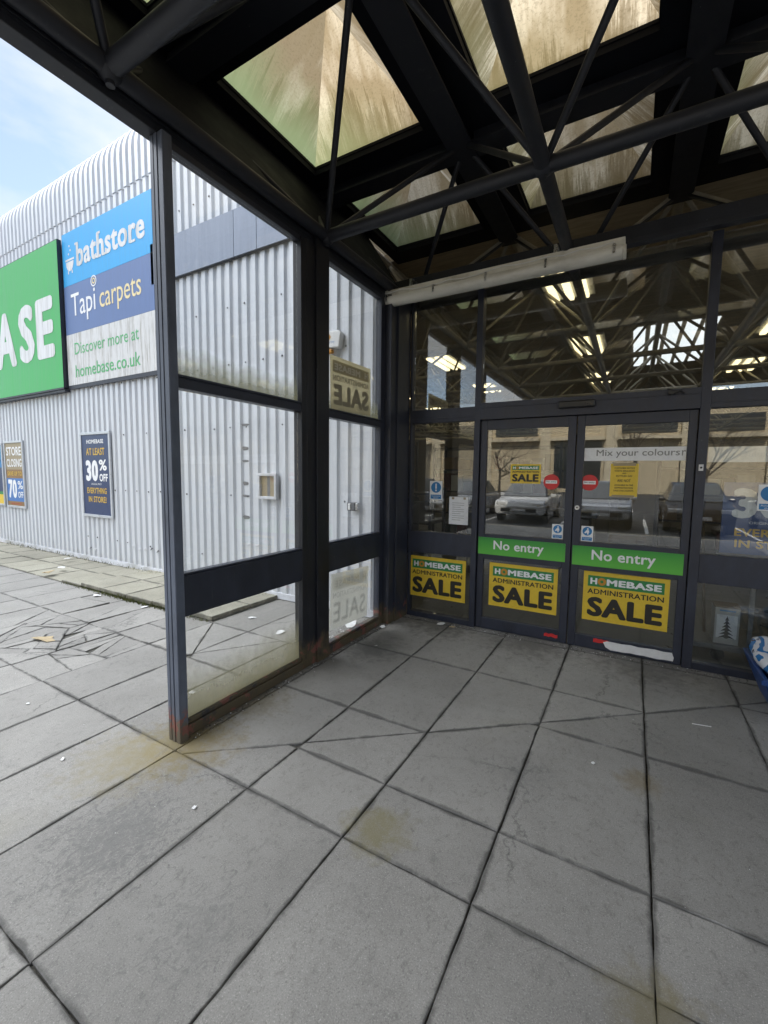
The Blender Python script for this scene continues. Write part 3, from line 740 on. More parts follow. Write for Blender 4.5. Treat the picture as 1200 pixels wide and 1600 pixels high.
for x in NXS:
    for y in NYS+[.2]:
        S = MB(); b = OP+.012; z0, z1 = 4.35, 5.0
        m = MB()
        for a0, a1, c0, c1 in ((x-b, x+b, y-b, y-b+.02), (x-b, x+b, y+b-.02, y+b), (x-b, x-b+.02, y-b+.021, y+b-.021), (x+b-.02, x+b, y-b+.021, y+b-.021)): m.box(a0, a1, c0, c1, 4.3455, 4.368)
        up_ = m.build('rooflight_kerb', 'canopy_deck', can)
        c = [(x-b, y-b), (x+b, y-b), (x+b, y+b), (x-b, y+b)]; rv = []; rfc = []; ruv = []; alg = []
        for i in range(4):
            p, q = c[i], c[(i+1) % 4]; k0 = len(rv); nn = 6
            # each slope subdivided, slightly sagging
            for j in range(nn+1):
                f = j/nn
                for e in range(2):
                    s_ = p if e == 0 else q
                    rv.append((s_[0]+(x-s_[0])*f, s_[1]+(y-s_[1])*f, z0+.012+(z1-z0)*f)); ruv.append((.5+(e-.5)*(1-f)+i*3.1, f)); alg.append((1.0 if x == 0 else .25)*(1 if i == 3 else (.75 if (i == 2 and e == 1) or (i == 0 and e == 0) else 0)))
            for j in range(nn): rfc.append((k0+2*j, k0+2*j+1, k0+2*j+3, k0+2*j+2))
        S.add(rv, rfc)
        ob = S.build('rooflight', 'rooflight_sheet', can)
        ul = ob.data.uv_layers.new(name='UVMap')
        for lp in ob.data.loops: ul.data[lp.index].uv = ruv[lp.vertex_index]
        at = ob.data.attributes.new('algae', 'FLOAT', 'POINT')
        for i, a in enumerate(alg): at.data[i].value = a
# sloping fascia between the edge tube and the roof edge, and the edge plates
m = MB(); t_ = .02
m.add([(-.045, -6.2, 3.31), (-.045, .3, 3.31), (-.68, .3, 4.30), (-.68, -7.06, 4.30), (-.045-t_, -6.2, 3.31), (-.045-t_, .3, 3.31), (-.68-t_, .3, 4.30), (-.68-t_, -7.06, 4.30)],
      [(0, 1, 2, 3), (7, 6, 5, 4), (0, 4, 5, 1), (1, 5, 6, 2), (2, 6, 7, 3), (3, 7, 4, 0)])
m.build('side_fascia', 'canopy_deck', can)
m = MB()
m.add([(-.045, -6.245, 3.31), (4.845, -6.245, 3.31), (5.66, -7.06, 4.30), (-.68, -7.06, 4.30), (-.045, -6.265, 3.31), (4.845, -6.265, 3.31), (5.66, -7.08, 4.30), (-.68, -7.08, 4.30)],
      [(0, 3, 2, 1), (4, 5, 6, 7), (0, 1, 5, 4), (1, 2, 6, 5), (2, 3, 7, 6), (3, 0, 4, 7)])
m.build('front_fascia', 'canopy_deck', can)
part('edge_plate', 'canopy_paint', can, (-.14, -.046, -6.3, -.34, 3.276, 3.33), (-.06, -.044, -6.3, -.34, 3.331, 3.40), bevel=.004)
part('head_channel', 'canopy_paint', can, (-.10, 5.8, -.19, -.03, 3.40, 3.50), (-.10, 5.8, -.20, -.18, 3.36, 3.399), bevel=.004)

# ------------------------------------------------------------------ glazed side screen
scr = empty('glass_side_screen', (-.07, -1.6, 0), 'dark framed two bay glass screen closing the left side of the entrance porch', 'glass screen')
GX = -.07
def framed(name, boxes, mat='frame_navy', bevel=.003, parent=None): return part(name, mat, parent or scr, *boxes, bevel=bevel)
framed('post', [(-.107, .0, -2.75, -2.70, .0, 3.275), (-.103, -.078, -2.754, -2.7505, .0, 3.275), (-.070, -.045, -2.755, -2.7505, .0, 3.275), (-.038, -.002, -2.753, -2.7505, .0, 3.275)], 'frame_light')
framed('column', [(-.125, -.012, -1.50, -1.345, .0, 3.36), (-.135, -.03, -1.60, -1.501, 0, 3.28), (-.11, -.03, -1.66, -1.601, 0, 3.27)], 'column_black')
framed('corner_post', [(-.10, .03, -.40, -.285, 0, 3.30), (-.105, -.04, -.475, -.401, 0, 3.30), (-.06, .05, -.284, -.02, 0, 3.36)], 'frame_navy')
for a, b in ((-2.6995, -1.661), (-1.344, -.476)):
    framed('head_rail', [(-.10, -.04, a, b, 3.24, 3.275)]); framed('transom', [(-.115, -.035, a, b, 2.012, 2.068), (-.105, -.03, a, b, 2.069, 2.085)])
    framed('mid_rail', [(-.12, -.03, a, b, .73, .955), (-.1, -.04, a, b, .956, .97), (-.1, -.04, a, b, .716, .729)])
    framed('sill', [(-.12, -.03, a, b, .0, .065), (-.1, -.045, a, b, .066, .09)])
    e = .004
    part('glass_pane', 'glass_low' if a < -2 else 'glass', scr, (GX-.003, GX+.003, a+e, b-e, .091, .7155)); part('glass_pane', 'glass', scr, (GX-.003, GX+.003, a+e, b-e, .9705, 2.0115)); part('glass_pane', 'glass_upper', scr, (GX-.003, GX+.003, a+e, b-e, 2.0855, 3.2395))

# ------------------------------------------------------------------ shopfront
shop = empty('shopfront', (2, 0, 0), 'dark aluminium shopfront with sidelights and tall upper panes around the sliding doors', 'shopfront')
Yg = .03
def fr(name, boxes, mat='shopfront_navy', bevel=.003): return part(name, mat, shop, *boxes, bevel=bevel)
fr('mullion', [(.0505, .075, -.01, .07, .0, 3.399)]); fr('mullion', [(.765, .822, -.02, .08, .0, 3.399)])
fr('mullion', [(2.578, 2.645, -.02, .08, .0, 3.399)]); fr('mullion', [(4.05, 4.11, -.02, .08, .0, 3.399)]); fr('mullion', [(5.80, 5.858, -.02, .08, 0, 3.399)])
for a, b in ((.0755, .7645), (2.6455, 4.0495), (4.1105, 5.7995)):
    fr('head_beam', [(a, b, -.012, .07, 2.09, 2.225), (a, b, -.016, -.0121, 2.125, 2.135)]); fr('mid_rail', [(a, b, -.012, .07, .715, .945)]); fr('sill', [(a, b, -.012, .07, .0, .055)])
    part('glass_pane', 'glass_shop', shop, (a+.004, b-.004, Yg, Yg+.006, .056, .7145)); part('glass_pane', 'glass_shop', shop, (a+.004, b-.004, Yg, Yg+.006, .946, 2.0895)); part('glass_pane', 'glass_shop_high', shop, (a+.004, b-.004, Yg, Yg+.006, 2.226, 3.398))
fr('head_beam', [(.8225, 2.5775, -.03, .07, 2.09, 2.25), (.8225, 2.5775, -.034, -.0301, 2.20, 2.206)]); part('glass_pane', 'glass_shop_high', shop, (.826, 2.574, Yg, Yg+.006, 2.251, 3.398))
ds = MB(); ds.box(1.54, 1.84, -.075, -.034, 2.148, 2.21); ds.build('door_sensor', 'black_plastic', shop, bevel=.012)
m = MB(); m.box(2.595, 2.625, -.034, -.0205, 1.605, 1.655); m.disc((2.61, -.034, 1.63), X, Z, .008, 1, .001); m.build('push_button', ['white_plastic', 'ink_black'], shop, bevel=.002)
m = MB(); m.box(2.36, 2.42, -.06, -.031, 2.21, 2.235); m.tube((2.35, -.06, 2.25), (2.47, -.05, 2.21), .006, 6); m.tube((2.37, -.05, 2.2), (2.45, -.07, 2.235), .005, 6); m.build('cut_cable', 'black_plastic', shop)
# sliding leaves
def leaf(x0, x1, label, gx0, gx1):
    o = empty('sliding_door', ((x0+x1)/2, .02, 0), label, 'door', 'sliding entrance doors'); y0, y1 = .0, .05
    part('door_stile', 'shopfront_navy', o, (x0, gx0, y0, y1, .008, 2.085), bevel=.003); part('door_stile', 'shopfront_navy', o, (gx1, x1, y0, y1, .008, 2.085), bevel=.003)
    part('top_rail', 'shopfront_navy', o, (gx0+.0005, gx1-.0005, y0, y1, 1.995, 2.085), bevel=.003)
    part('mid_rail', 'shopfront_navy', o, (gx0+.0005, gx1-.0005, y0, y1, .715, .97), bevel=.003); part('bottom_rail', 'shopfront_navy', o, (gx0+.0005, gx1-.0005, y0, y1, .008, .12), bevel=.003)
    part('glass_pane', 'glass_shop', o, (gx0+.001, gx1-.001, .022, .028, .971, 1.994)); part('glass_pane', 'glass_shop', o, (gx0+.001, gx1-.001, .022, .028, .121, .714))
    return o
dl = leaf(.832, 1.694, 'left sliding door with yellow sale poster and scratched dark lower frame', .89, 1.628)
dr = leaf(1.704, 2.572, 'right sliding door with torn white strip along its bottom rail', 1.765, 2.515)
m = MB(); m.tube((1.733, -.001, 1.273), (1.733, -.014, 1.273), .02, 16); m.tube((1.733, -.014, 1.273), (1.733, -.016, 1.273), .008, 10, 1); m.build('lock', ['steel', 'ink_black'], dr, smooth=True)
rj = random.Random(9); pts = [(2.02, .045), (2.0, .085)]; x = 2.03
while x < 2.52: pts.append((x, .100+rj.uniform(-.004, .004))); x += .06
pts += [(2.525, .06), (2.52, .03)]; x = 2.46
while x > 2.06: pts.append((x, .03+rj.uniform(-.006, .004))); x -= .05
m = MB(); m.prism(pts, 'y', -.004, -.0005); m.build('torn_strip', 'litter_paper', dr)
def tape(name, x0, x1, z, par):
    m = MB(); pts = []
    n = 6
    for i in range(n+1): pts.append((x0+(x1-x0)*i/n, z+.012+rj.uniform(-.004, .008)))
    for i in range(n, -1, -1): pts.append((x0+(x1-x0)*i/n, z-.012+rj.uniform(-.008, .004)))
    m.prism(pts, 'y', -.003, -.0006); m.build(name, 'ink_red', par)
tape('red_tape', 1.92, 2.05, .09, dr); tape('red_tape', 1.50, 1.62, .06, dl)

# ------------------------------------------------------------------ strip light over the doors
sl_ = empty('strip_light', (.93, -.36, 3.25), 'long weathered fluorescent strip light fixed under the canopy above the doors', 'lamp')
m = MB(); m.box(-.13, 2.01, -.40, -.32, 3.275, 3.335); m.box(-.12, 2.0, -.395, -.325, 3.262, 3.2749); m.build('lamp_body', 'tube_lamp_body', sl_, bevel=.006)
m = MB()
prof = [(-.36+.062*math.cos(a), 3.248+.058*math.sin(a)) for a in [math.pi*(.88+1.24*i/18) for i in range(19)]]
m.prism(prof, 'x', -.115, 1.995); m.build('diffuser', 'tube_lamp_cover', sl_, smooth=True)
for xx, x2 in ((-.14, -.1155), (1.9955, 2.02)):
    m = MB(); m.prism([(-.36+1.06*(u+.36), 3.245+1.06*(v-3.245)) for u, v in prof], 'x', xx, x2); m.build('end_cap', 'tube_lamp_body', sl_, bevel=.006)
for i in range(5): x = -.03+i*.49; part('clip', 'steel', sl_, (x, x+.018, -.4255, -.4225, 3.22, 3.285), (x, x+.018, -.4255, -.40, 3.2855, 3.29))
m = MB(); px = -.10; pz = 3.305
while px < 1.9: nx_ = px+.12; nz2 = 3.305+rj.uniform(-.016, .016); m.tube((px, -.405, pz), (nx_, -.405, nz2), .0045, 6); px, pz = nx_, nz2
m.build('lamp_wire', 'white_plastic', sl_)
for x in (.2, 1.5): part('hanger', 'steel', sl_, (x, x+.03, -.37, -.35, 3.336, 3.40), (x, x+.03, -.37, -.19, 3.4005, 3.41))

# ------------------------------------------------------------------ signs on the wall
g = MB(); gx0, gx1, gz0, gz1 = -12.6, -6.31, 2.95, 5.36
g.box(gx0, gx1, -.435, -.334, gz0, gz1, 0); gs = MB()
sg = empty('store_name_sign', (-9.4, -.38, 2.95), 'large green sign panel with white capital letters on the corrugated wall', 'sign')
m = MB(); m.box(gx0, gx1, -.43, -.365, gz0, gz1, 0); m.box(gx0-.01, gx1+.012, -.438, -.4301, gz0-.02, gz0+.0, 1); m.build('sign_tray', ['sign_edge', 'sign_edge'], sg)
m = MB(); m.rect((gx0+.01, -.4305, gz0+.012), X, Z, gx1-gx0-.014, gz1-gz0-.024, 0, .002)
for ch, lx, lw in (('H', -13.2, .7), ('O', -12.3, .75), ('M', -11.4, .85), ('E', -10.4, .6), ('B', -9.62, .66), ('A', -8.86, .86), ('S', -7.86, .60), ('E', -7.17, .63)):
    if lx > gx0: m.text(ch, (lx, -.433, 3.50), X, Z, lw, 1.02, 1, .05, .003)
m.build('sign_face', ['sign_green', 'sign_white'], sg)
part('bottom_bar', 'sign_edge', sg, (gx0, gx1, -.42, -.34, gz0-.06, gz0-.021))
bs = empty('partner_sign', (-5.0, -.35, 2.98), 'three panel sign in bright blue, slate and dirty white beside the large green sign', 'sign')
bx0, bx1 = -6.27, -3.80
def sign_panel(z0, z1, matn, extra, mats):
    m = MB(); m.box(bx0, bx1, -.372, -.345, z0, z1, 0); extra(m); return m.build('sign_panel', [matn]+mats, bs)
def bath(m):
    m.text('bathstore', (-5.83, -.3725, 4.83), X, Z, 1.86, .37, 1, .035, .002)
    for sx, sz, sw in ((-5.86, 5.17, .09), (-5.20, 5.17, .09), (-4.02, 4.83, 0)):
        if sw: m.rect((sx, -.3725, sz), X, Z, sw, .035, 1, .0034)
    for sx in (-5.235, -5.06, -4.33): m.rect((sx, -.3725, 4.83), X, Z, .13, .035, 1, .0034)
    c = Vector((-6.04, -.3725, 4.96))   # bath tub mark
    pts = [c+X*(.12*math.cos(a))+Z*(.15*math.sin(a)) for a in [math.pi+math.pi*i/12 for i in range(13)]]
    m.poly([p+NY*.002 for p in pts], 1)
    m.rect(c+X*-.14+Z*.015, X, Z, .28, .03, 1, .002); m.rect(c+X*-.07-Z*.19, X, Z, .03, .05, 1, .002); m.rect(c+X*.05-Z*.19, X, Z, .03, .05, 1, .002)
    for dx, dz in ((-.03, .12), (.03, .17), (.0, .24)): m.disc(c+X*dx+Z*dz, X, Z, .018, 1, .002, 10)
sign_panel(4.592, 5.42, 'sign_cyan', bath, ['sign_white'])
def tapi(m):
    m.text('Tapi', (-6.06, -.3725, 3.97), X, Z, .74, .47, 1, .004, .002); m.text('carpets', (-5.20, -.3725, 3.98), X, Z, 1.10, .36, 2, .004, .002)
    m.disc((-5.35, -.3725, 4.52), X, Z, .085, 1, .002, 24, .065); m.disc((-5.35, -.3725, 4.52), X, Z, .045, 2, .002, 20, .025)
sign_panel(3.815, 4.589, 'sign_slate', tapi, ['ink_white', 'ink_cream'])
def disc_(m):
    m.text('Discover more at', (-6.02, -.3725, 3.47), X, Z, 1.82, .19, 1, 0, .002); m.text('homebase.co.uk', (-6.02, -.3725, 3.10), X, Z, 1.84, .20, 1, .008, .002)
sign_panel(2.985, 3.812, 'sign_dirty_white', disc_, ['ink_green'])
part('sign_tray', 'sign_edge', bs, (bx0-.012, bx1+.012, -.3445, -.334, 2.93, 5.435), (bx0-.012, bx1+.012, -.37, -.345, 2.925, 2.984))

def poster(name, label, x0, x1, z0, z1, mats, art, group):
    o = empty(name, ((x0+x1)/2, -.35, z0), label, 'poster', group); f = .045
    m = MB(); m.box(x0, x1, -.365, -.334, z0, z0+f); m.box(x0, x1, -.365, -.334, z1-f, z1); m.box(x0, x0+f, -.365, -.334, z0+f+.0005, z1-f-.0005); m.box(x1-f, x1, -.365, -.334, z0+f+.0005, z1-f-.0005)
    m.build('poster_frame', 'poster_frame', o, bevel=.005)
    m = MB(); m.box(x0+f+.001, x1-f-.001, -.352, -.34, z0+f+.001, z1-f-.001, 0); art(m, x0+f, x1-f, z0+f, z1-f); m.build('poster_sheet', mats, o)
    return o
yp = -.3525
def a30(m, a, b, c, d):
    w = b-a; h = d-c; T = lambda s, u, v, ww, hh, mi, bd=.03: m.text(s, (a+u*w, yp, c+v*h), X, Z, ww*w, hh*h, mi, bd, .001)
    T('HOMEBASE', .19, .89, .62, .05, 1); T('AT LEAST', .16, .745, .68, .09, 2); T('30', .12, .42, .46, .265, 1, .06); T('%', .62, .555, .28, .135, 1, .03); T('OFF', .62, .42, .30, .095, 1, .04)
    T('ORIGINAL PRICE', .30, .375, .38, .022, 1, 0); T('EVERYTHING', .14, .265, .72, .075, 2); T('IN STORE!', .18, .155, .66, .075, 2)
G3 = 'framed sale posters on the corrugated wall'
poster('framed_poster', 'framed navy poster reading 30% OFF in white and gold on the corrugated wall', -6.035, -5.115, .775, 2.19, ['poster_navy', 'ink_white', 'poster_gold'], a30, G3)
def a70(m, a, b, c, d):
    w = b-a; h = d-c; T = lambda s, u, v, ww, hh, mi, bd=.03: m.text(s, (a+u*w, yp-.0008, c+v*h), X, Z, ww*w, hh*h, mi, bd, .001)
    m.rect((a, yp, c+.44*h), X, Z, w, .14*h, 1, .0004); m.rect((a, yp, c+.07*h), X, Z, w, .37*h, 2, .0004); m.rect((a, yp, c), X, Z, w, .07*h, 1, .0004)
    T('STORE', .06, .80, .88, .14, 3); T('CLOSING', .06, .62, .88, .13, 3); T('SAVE UP TO', .08, .48, .84, .07, 4); T('70', .08, .12, .5, .30, 3, .05); T('%', .64, .27, .3, .13, 3, .02); T('OFF', .64, .13, .3, .1, 3, .03); T('WHILE STOCKS LAST', .2, .02, .6, .025, 5, 0)
poster('framed_poster', 'framed tan and blue poster reading STORE CLOSING left of the navy poster', -9.05, -8.20, .785, 2.13, ['poster_tan', 'poster_brown', 'poster_blue', 'ink_white', 'poster_gold', 'ink_red'], a70, G3)
def a3(m, a, b, c, d):
    w = b-a; h = d-c
    m.rect((a, yp, c), X, Z, w, .16*h, 1, .0004); m.rect((a, yp, c+.16*h), X, Z, w, .05*h, 2, .0004); m.rect((a, yp, c+.62*h), X, Z, w, .38*h, 3, .0004)
    m.text('SALE', (a+.1*w, yp-.0008, c+.72*h), X, Z, .8*w, .18*h, 0, .04, .001)
poster('framed_poster', 'framed poster with blue, green and yellow bands at the far left of the wall', -9.98, -9.14, .80, 2.10, ['poster_navy', 'poster_yellow', 'poster_green', 'sticker_blue'], a3, G3)

# small boxes on the wall
o = empty('alarm_box', (-.68, -.35, 2.88), 'white alarm box with orange emblem high on the corrugated wall', 'alarm box')
m = MB(); m.prism([(-.83, 2.89), (-.60, 2.875), (-.575, 3.02), (-.60, 3.05), (-.83, 3.065)], 'y', -.41, -.335); m.build('box_cover', 'white_plastic', o, bevel=.01)
m = MB(); m.disc((-.73, -.4112, 2.99), X, Z, .033, 0, .001, 5); m.text('security', (-.80, -.4112, 2.925), X, Z, .15, .022, 1, .0, .001); m.build('emblem', ['ink_orange', 'sticker_blue'], o)
part('strobe_lens', 'ink_orange', o, (-.77, -.70, -.40, -.35, 2.83, 2.874), bevel=.01)
o = empty('socket_box', (-.44, -.36, 1.15), 'small grey switch box on the corrugated wall low behind the glass screen', 'switch box')
part('box_body', 'box_grey', o, (-.50, -.40, -.39, -.334, 1.155, 1.245), bevel=.008); part('box_lid', 'white_plastic', o, (-.48, -.45, -.40, -.391, 1.165, 1.235), bevel=.004); part('cable_gland', 'steel', o, (-.395, -.365, -.385, -.345, 1.165, 1.24), bevel=.006)
o = empty('meter_window', (-1.68, -.35, 1.23), 'small framed box with yellowed window on the corrugated wall', 'box')
m = MB(); a, b, c, d, f = -1.835, -1.53, 1.23, 1.545, .035
m.box(a, b, -.385, -.334, c, c+f); m.box(a, b, -.385, -.334, d-f, d); m.box(a, a+f, -.385, -.334, c+f+.0005, d-f-.0005); m.box(b-f, b, -.385, -.334, c+f+.0005, d-f-.0005); m.build('box_frame', 'flashing', o, bevel=.005)
m = MB(); m.box(a+f, b-f, -.352, -.34, c+f, d-f, 0); m.box(-1.70, -1.655, -.3535, -.3521, c+f, d-f, 1); m.build('box_window', ['poster_tan', 'zinc_dark'], o)

# ------------------------------------------------------------------ printed signs on the glass
def sale_art(m, o, U, V, w, h, mi, flower=True):
    """o lower-left; mi = (green, black, white, orange)"""
    gr, bk, wh, og = mi; o = Vector(o); n = U.cross(V)
    m.rect(o+U*(.055*w)+V*(.70*h), U, V, .89*w, .22*h, gr, .0006)
    m.text('H', o+U*(.085*w)+V*(.745*h)+n*.0004, U, V, .085*w, .13*h, wh, .05); m.text('MEBASE', o+U*(.285*w)+V*(.745*h)+n*.0004, U, V, .63*w, .13*h, wh, .05)
    c = o+U*(.226*w)+V*(.81*h)+n*.0004
    if flower: m.disc(c, U, V, .078*h, og, .0006, 14, .03*h)
    m.text('ADMINISTRATION', o+U*(.055*w)+V*(.55*h), U, V, .89*w, .105*h, bk, .022); m.text('SALE', o+U*(.06*w)+V*(.09*h), U, V, .88*w, .40*h, bk, .055)
G5 = 'yellow administration sale posters'
def sale(name, label, o, w, h, y, group=G5):
    m = MB(); x, z = o; m.box(x, x+w, y, y+.003, z, z+h, 0); sale_art(m, (x, y, z), X, Z, w, h, (1, 2, 3, 4))
    return tag(m.build(name, ['poster_yellow', 'poster_green', 'ink_black', 'ink_white', 'ink_orange'], origin=(x+w/2, y, z)), label, 'poster', group)
sale('sale_poster', 'yellow administration sale poster low in the left sidelight beside the corner post', (.06, .222), .645, .445, .0255)
sale('sale_poster', 'yellow administration sale poster low on the left sliding door', (.955, .252), .642, .435, .0175)
sale('sale_poster', 'yellow administration sale poster low on the right sliding door', (1.815, .262), .652, .445, .0175)
sale('sale_poster', 'smallest yellow administration sale poster high in the glass of the left sliding door', (1.128, 1.478), .278, .182, .0175)
# the two on the side screen are seen from behind, lettering showing through the paper
def back_sale(label, y0, y1, z0, z1, paper, ink, pale, x, tilt):
    m = MB(); w = y1-y0; h = z1-z0
    m.box(x-.0015, x+.0015, y0, y1, z0, z1, 0)
    sale_art(m, (x-.0016, y1, z0), NY, Z, w, h, (3, 4, 5, 6))
    n0 = len(m.f)
    # show-through on the near side: the same art, mirrored
    mm = MB(); sale_art(mm, (x+.0016, y1, z0), NY, Z, w, h, (1, 1, 2, 1), False)
    mm.v = [(2*(x+.0016)-v[0], v[1], v[2]) for v in mm.v]
    m.add(mm.v, [tuple(reversed(f)) for f in mm.f]); m.m[n0:] = [i for i in mm.m]
    ob = m.build('sale_poster', [paper, ink, pale, paper, ink, pale, ink], origin=(x, (y0+y1)/2, (z0+z1)/2))
    ob.rotation_euler.x = tilt
    return tag(ob, label, 'poster', G5)
back_sale('grey back of a sale poster hung high in the glass side screen, lettering reversed', -1.265, -.635, 2.095, 2.535, 'paper_back', 'paper_back_ink', 'paper_back_light', -.062, R(1))
back_sale('pale back of a slipped sale poster low in the glass side screen, lettering reversed', -1.24, -.625, .16, .66, 'paper_back_pale', 'ghost_ink', 'ghost_pale', -.080, R(-3))
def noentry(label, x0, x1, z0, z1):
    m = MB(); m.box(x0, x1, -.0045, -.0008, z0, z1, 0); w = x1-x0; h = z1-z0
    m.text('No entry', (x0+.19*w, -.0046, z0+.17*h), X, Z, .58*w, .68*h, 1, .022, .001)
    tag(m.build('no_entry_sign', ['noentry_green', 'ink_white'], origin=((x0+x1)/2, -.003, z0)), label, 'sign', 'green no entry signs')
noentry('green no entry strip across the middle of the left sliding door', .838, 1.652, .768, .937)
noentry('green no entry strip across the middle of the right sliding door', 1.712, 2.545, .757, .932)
for cx, lab in ((1.502, 'round red no entry sticker at the right side of the left sliding door'), (1.82, 'round red no entry sticker at the left side of the right sliding door')):
    m = MB(); c = (cx, .0205, 1.497); m.tube((cx, .0205, 1.497), (cx, .0185, 1.497), .07, 32, 0); m.rect((cx-.05, .0184, 1.482), X, Z, .10, .03, 1, .0005); m.text('No entry', (cx-.042, .0178, 1.489), X, Z, .084, .017, 2, .01, .0004)
    tag(m.build('no_entry_sticker', ['ink_red', 'ink_white', 'ink_black'], origin=(cx, .02, 1.43)), lab, 'sticker', 'round red no entry stickers')
def blue_sticker(label, x0, x1, z0, z1, y, picto, group='blue and white safety stickers'):
    m = MB(); w = x1-x0; h = z1-z0; m.box(x0, x1, y, y+.002, z0, z1, 0); c = Vector(((x0+x1)/2, y, z0+.66*h)); r = .40*w
    m.disc(c, X, Z, r, 1, .0005); m.rect((x0+.08*w, y, z0+.05*h), X, Z, .84*w, .22*h, 1, .0005)
    if picto == '!':
        m.rect(c+X*(-.14*r)+Z*(-.25*r)+NY*.0004, X, Z, .28*r, .95*r, 0, .0005); m.disc(c+Z*(-.55*r)+NY*.0004, X, Z, .17*r, 0, .0005, 14)
    else:
        m.disc(c+X*(.1*r)+Z*(.52*r)+NY*.0004, X, Z, .19*r, 0, .0005, 14)
        q = [(-.15, .28), (.35, .28), (.45, -.3), (.3, -.3), (.28, -.75), (.02, -.75), (-.05, -.3), (-.35, -.5), (-.6, -.45), (-.5, -.2)]
        m.poly([c+X*(a*r)+Z*(b*r)+NY*.0009 for a, b in q], 0)
    m.text('Automatic', (x0+.14*w, y-.0006, z0+.17*h), X, Z, .72*w, .065*h, 0, .0, .0004); m.text('door', (x0+.3*w, y-.0006, z0+.08*h), X, Z, .4*w, .06*h, 0, 0, .0004)
    tag(m.build('safety_sticker', ['ink_white', 'sticker_blue'], origin=((x0+x1)/2, y, z0)), label, 'sticker', group)
blue_sticker('blue and white exclamation sticker in the left sidelight above a blank notice', .283, .425, 1.287, 1.485, .0265, '!')
blue_sticker('blue and white figure sticker at the lower right of the left sliding door glass', 1.527, 1.622, .975, 1.11, .0185, 'p')
blue_sticker('blue and white figure sticker at the lower left of the right sliding door glass', 1.775, 1.872, .973, 1.11, .0185, 'p')
blue_sticker('blue and white exclamation sticker in the right sidelight in front of the navy poster', 2.978, 3.12, 1.308, 1.506, .0265, '!')
m = MB(); m.box(.505, .712, .0265, .0285, 1.04, 1.326, 0)
for i in range(9): m.rect((.54, .0265, 1.085+.022*i), X, Z, .13*(1 if i % 3 else .7), .004, 1, .0004)
m.box(.535, .56, .025, .0264, 1.30, 1.322, 2); m.box(.66, .685, .025, .0264, 1.30, 1.322, 2)
tag(m.build('paper_notice', ['paper', 'ink_grey', 'poster_tan'], origin=(.6, .027, 1.04)), 'white taped paper notice low in the left sidelight glass', 'notice')
m = MB(); m.box(1.982, 2.19, .0185, .0205, 1.382, 1.662, 0); m.box(2.0, 2.17, .0165, .0184, 1.645, 1.67, 2); m.box(2.0, 2.17, .0165, .0184, 1.375, 1.395, 2)
for s, z, h, w in (('CUSTOMER NOTICE', 1.618, .014, .15), ('WHITE EMULSION', 1.594, .014, .15), ('AND', 1.574, .013, .03), ('BOTTLED GAS', 1.552, .014, .12), ('ARE NOT', 1.508, .022, .10), ('AVAILABLE IN THE', 1.474, .014, .14), ('ADMINISTRATION', 1.45, .014, .14), ('SALE DISCOUNTS', 1.426, .014, .15)):
    m.text(s, (2.086-w/2, .0184, z), X, Z, w, h, 1, .015, .0005)
tag(m.build('yellow_notice', ['poster_yellow', 'ink_black', 'poster_tan'], origin=(2.09, .02, 1.38)), 'yellow printed customer notice taped inside the right sliding door', 'notice')
# paint mixing banner inside the shop
m = MB(); bz0, bz1 = 1.688, 1.80
m.box(1.768, 2.512, .0185, .0212, bz0, bz1, 0); m.text('Mix your colours', (1.865, .0180, 1.712), X, Z, .605, .072, 1, .008, .0006); m.text('r', (2.483, .0180, 1.728), X, Z, .027, .042, 1, .008, .0006)
tag(m.build('colour_strip', ['ink_white', 'ink_grey'], origin=(2.14, .02, bz0)), 'white strip with dark lettering about mixing colours across the top of the right sliding door', 'sign')
m = MB(); yb = .075; m.box(2.66, 3.9, yb, yb+.004, 1.675, 1.795, 0); m.text('Dulux', (2.86, yb-.0005, 1.715), X, Z, .17, .045, 1, .0, .001)
tag(m.build('paint_banner', ['ink_white', 'ink_pale'], origin=(3.2, yb, 1.675)), 'long pale banner hung behind the top of the right sidelight pane', 'banner')
# 30% poster standing inside the right sidelight
m = MB(); ys = .085; m.box(2.78, 3.62, ys, ys+.02, .80, 1.52, 0); T = lambda s, x, z, w, h, mi, bd: m.text(s, (x, ys-.0005, z), X, Z, w, h, mi, bd, .001)
T('30', 2.84, 1.24, .34, .235, 1, .06); T('%', 3.22, 1.33, .17, .14, 1, .03); T('OFF', 3.22, 1.24, .2, .075, 1, .03); T('ORIGINAL PRICE', 2.95, 1.198, .26, .02, 2, 0); T('EVERYTHING', 2.865, 1.10, .58, .062, 3, .03); T('IN STORE!', 2.87, 1.01, .46, .062, 3, .03)
m.box(2.76, 3.66, ys-.004, ys-.001, .80, .96, 4); T('70%', 2.79, .86, .17, .08, 1, .03)
tag(m.build('standing_poster', ['poster_ink_navy', 'ink_pale', 'ink_pale', 'poster_gold', 'box_grey'], origin=(3.2, ys, .8)), 'navy 30% off poster standing behind the right sidelight glass', 'poster', G3+' and windows')

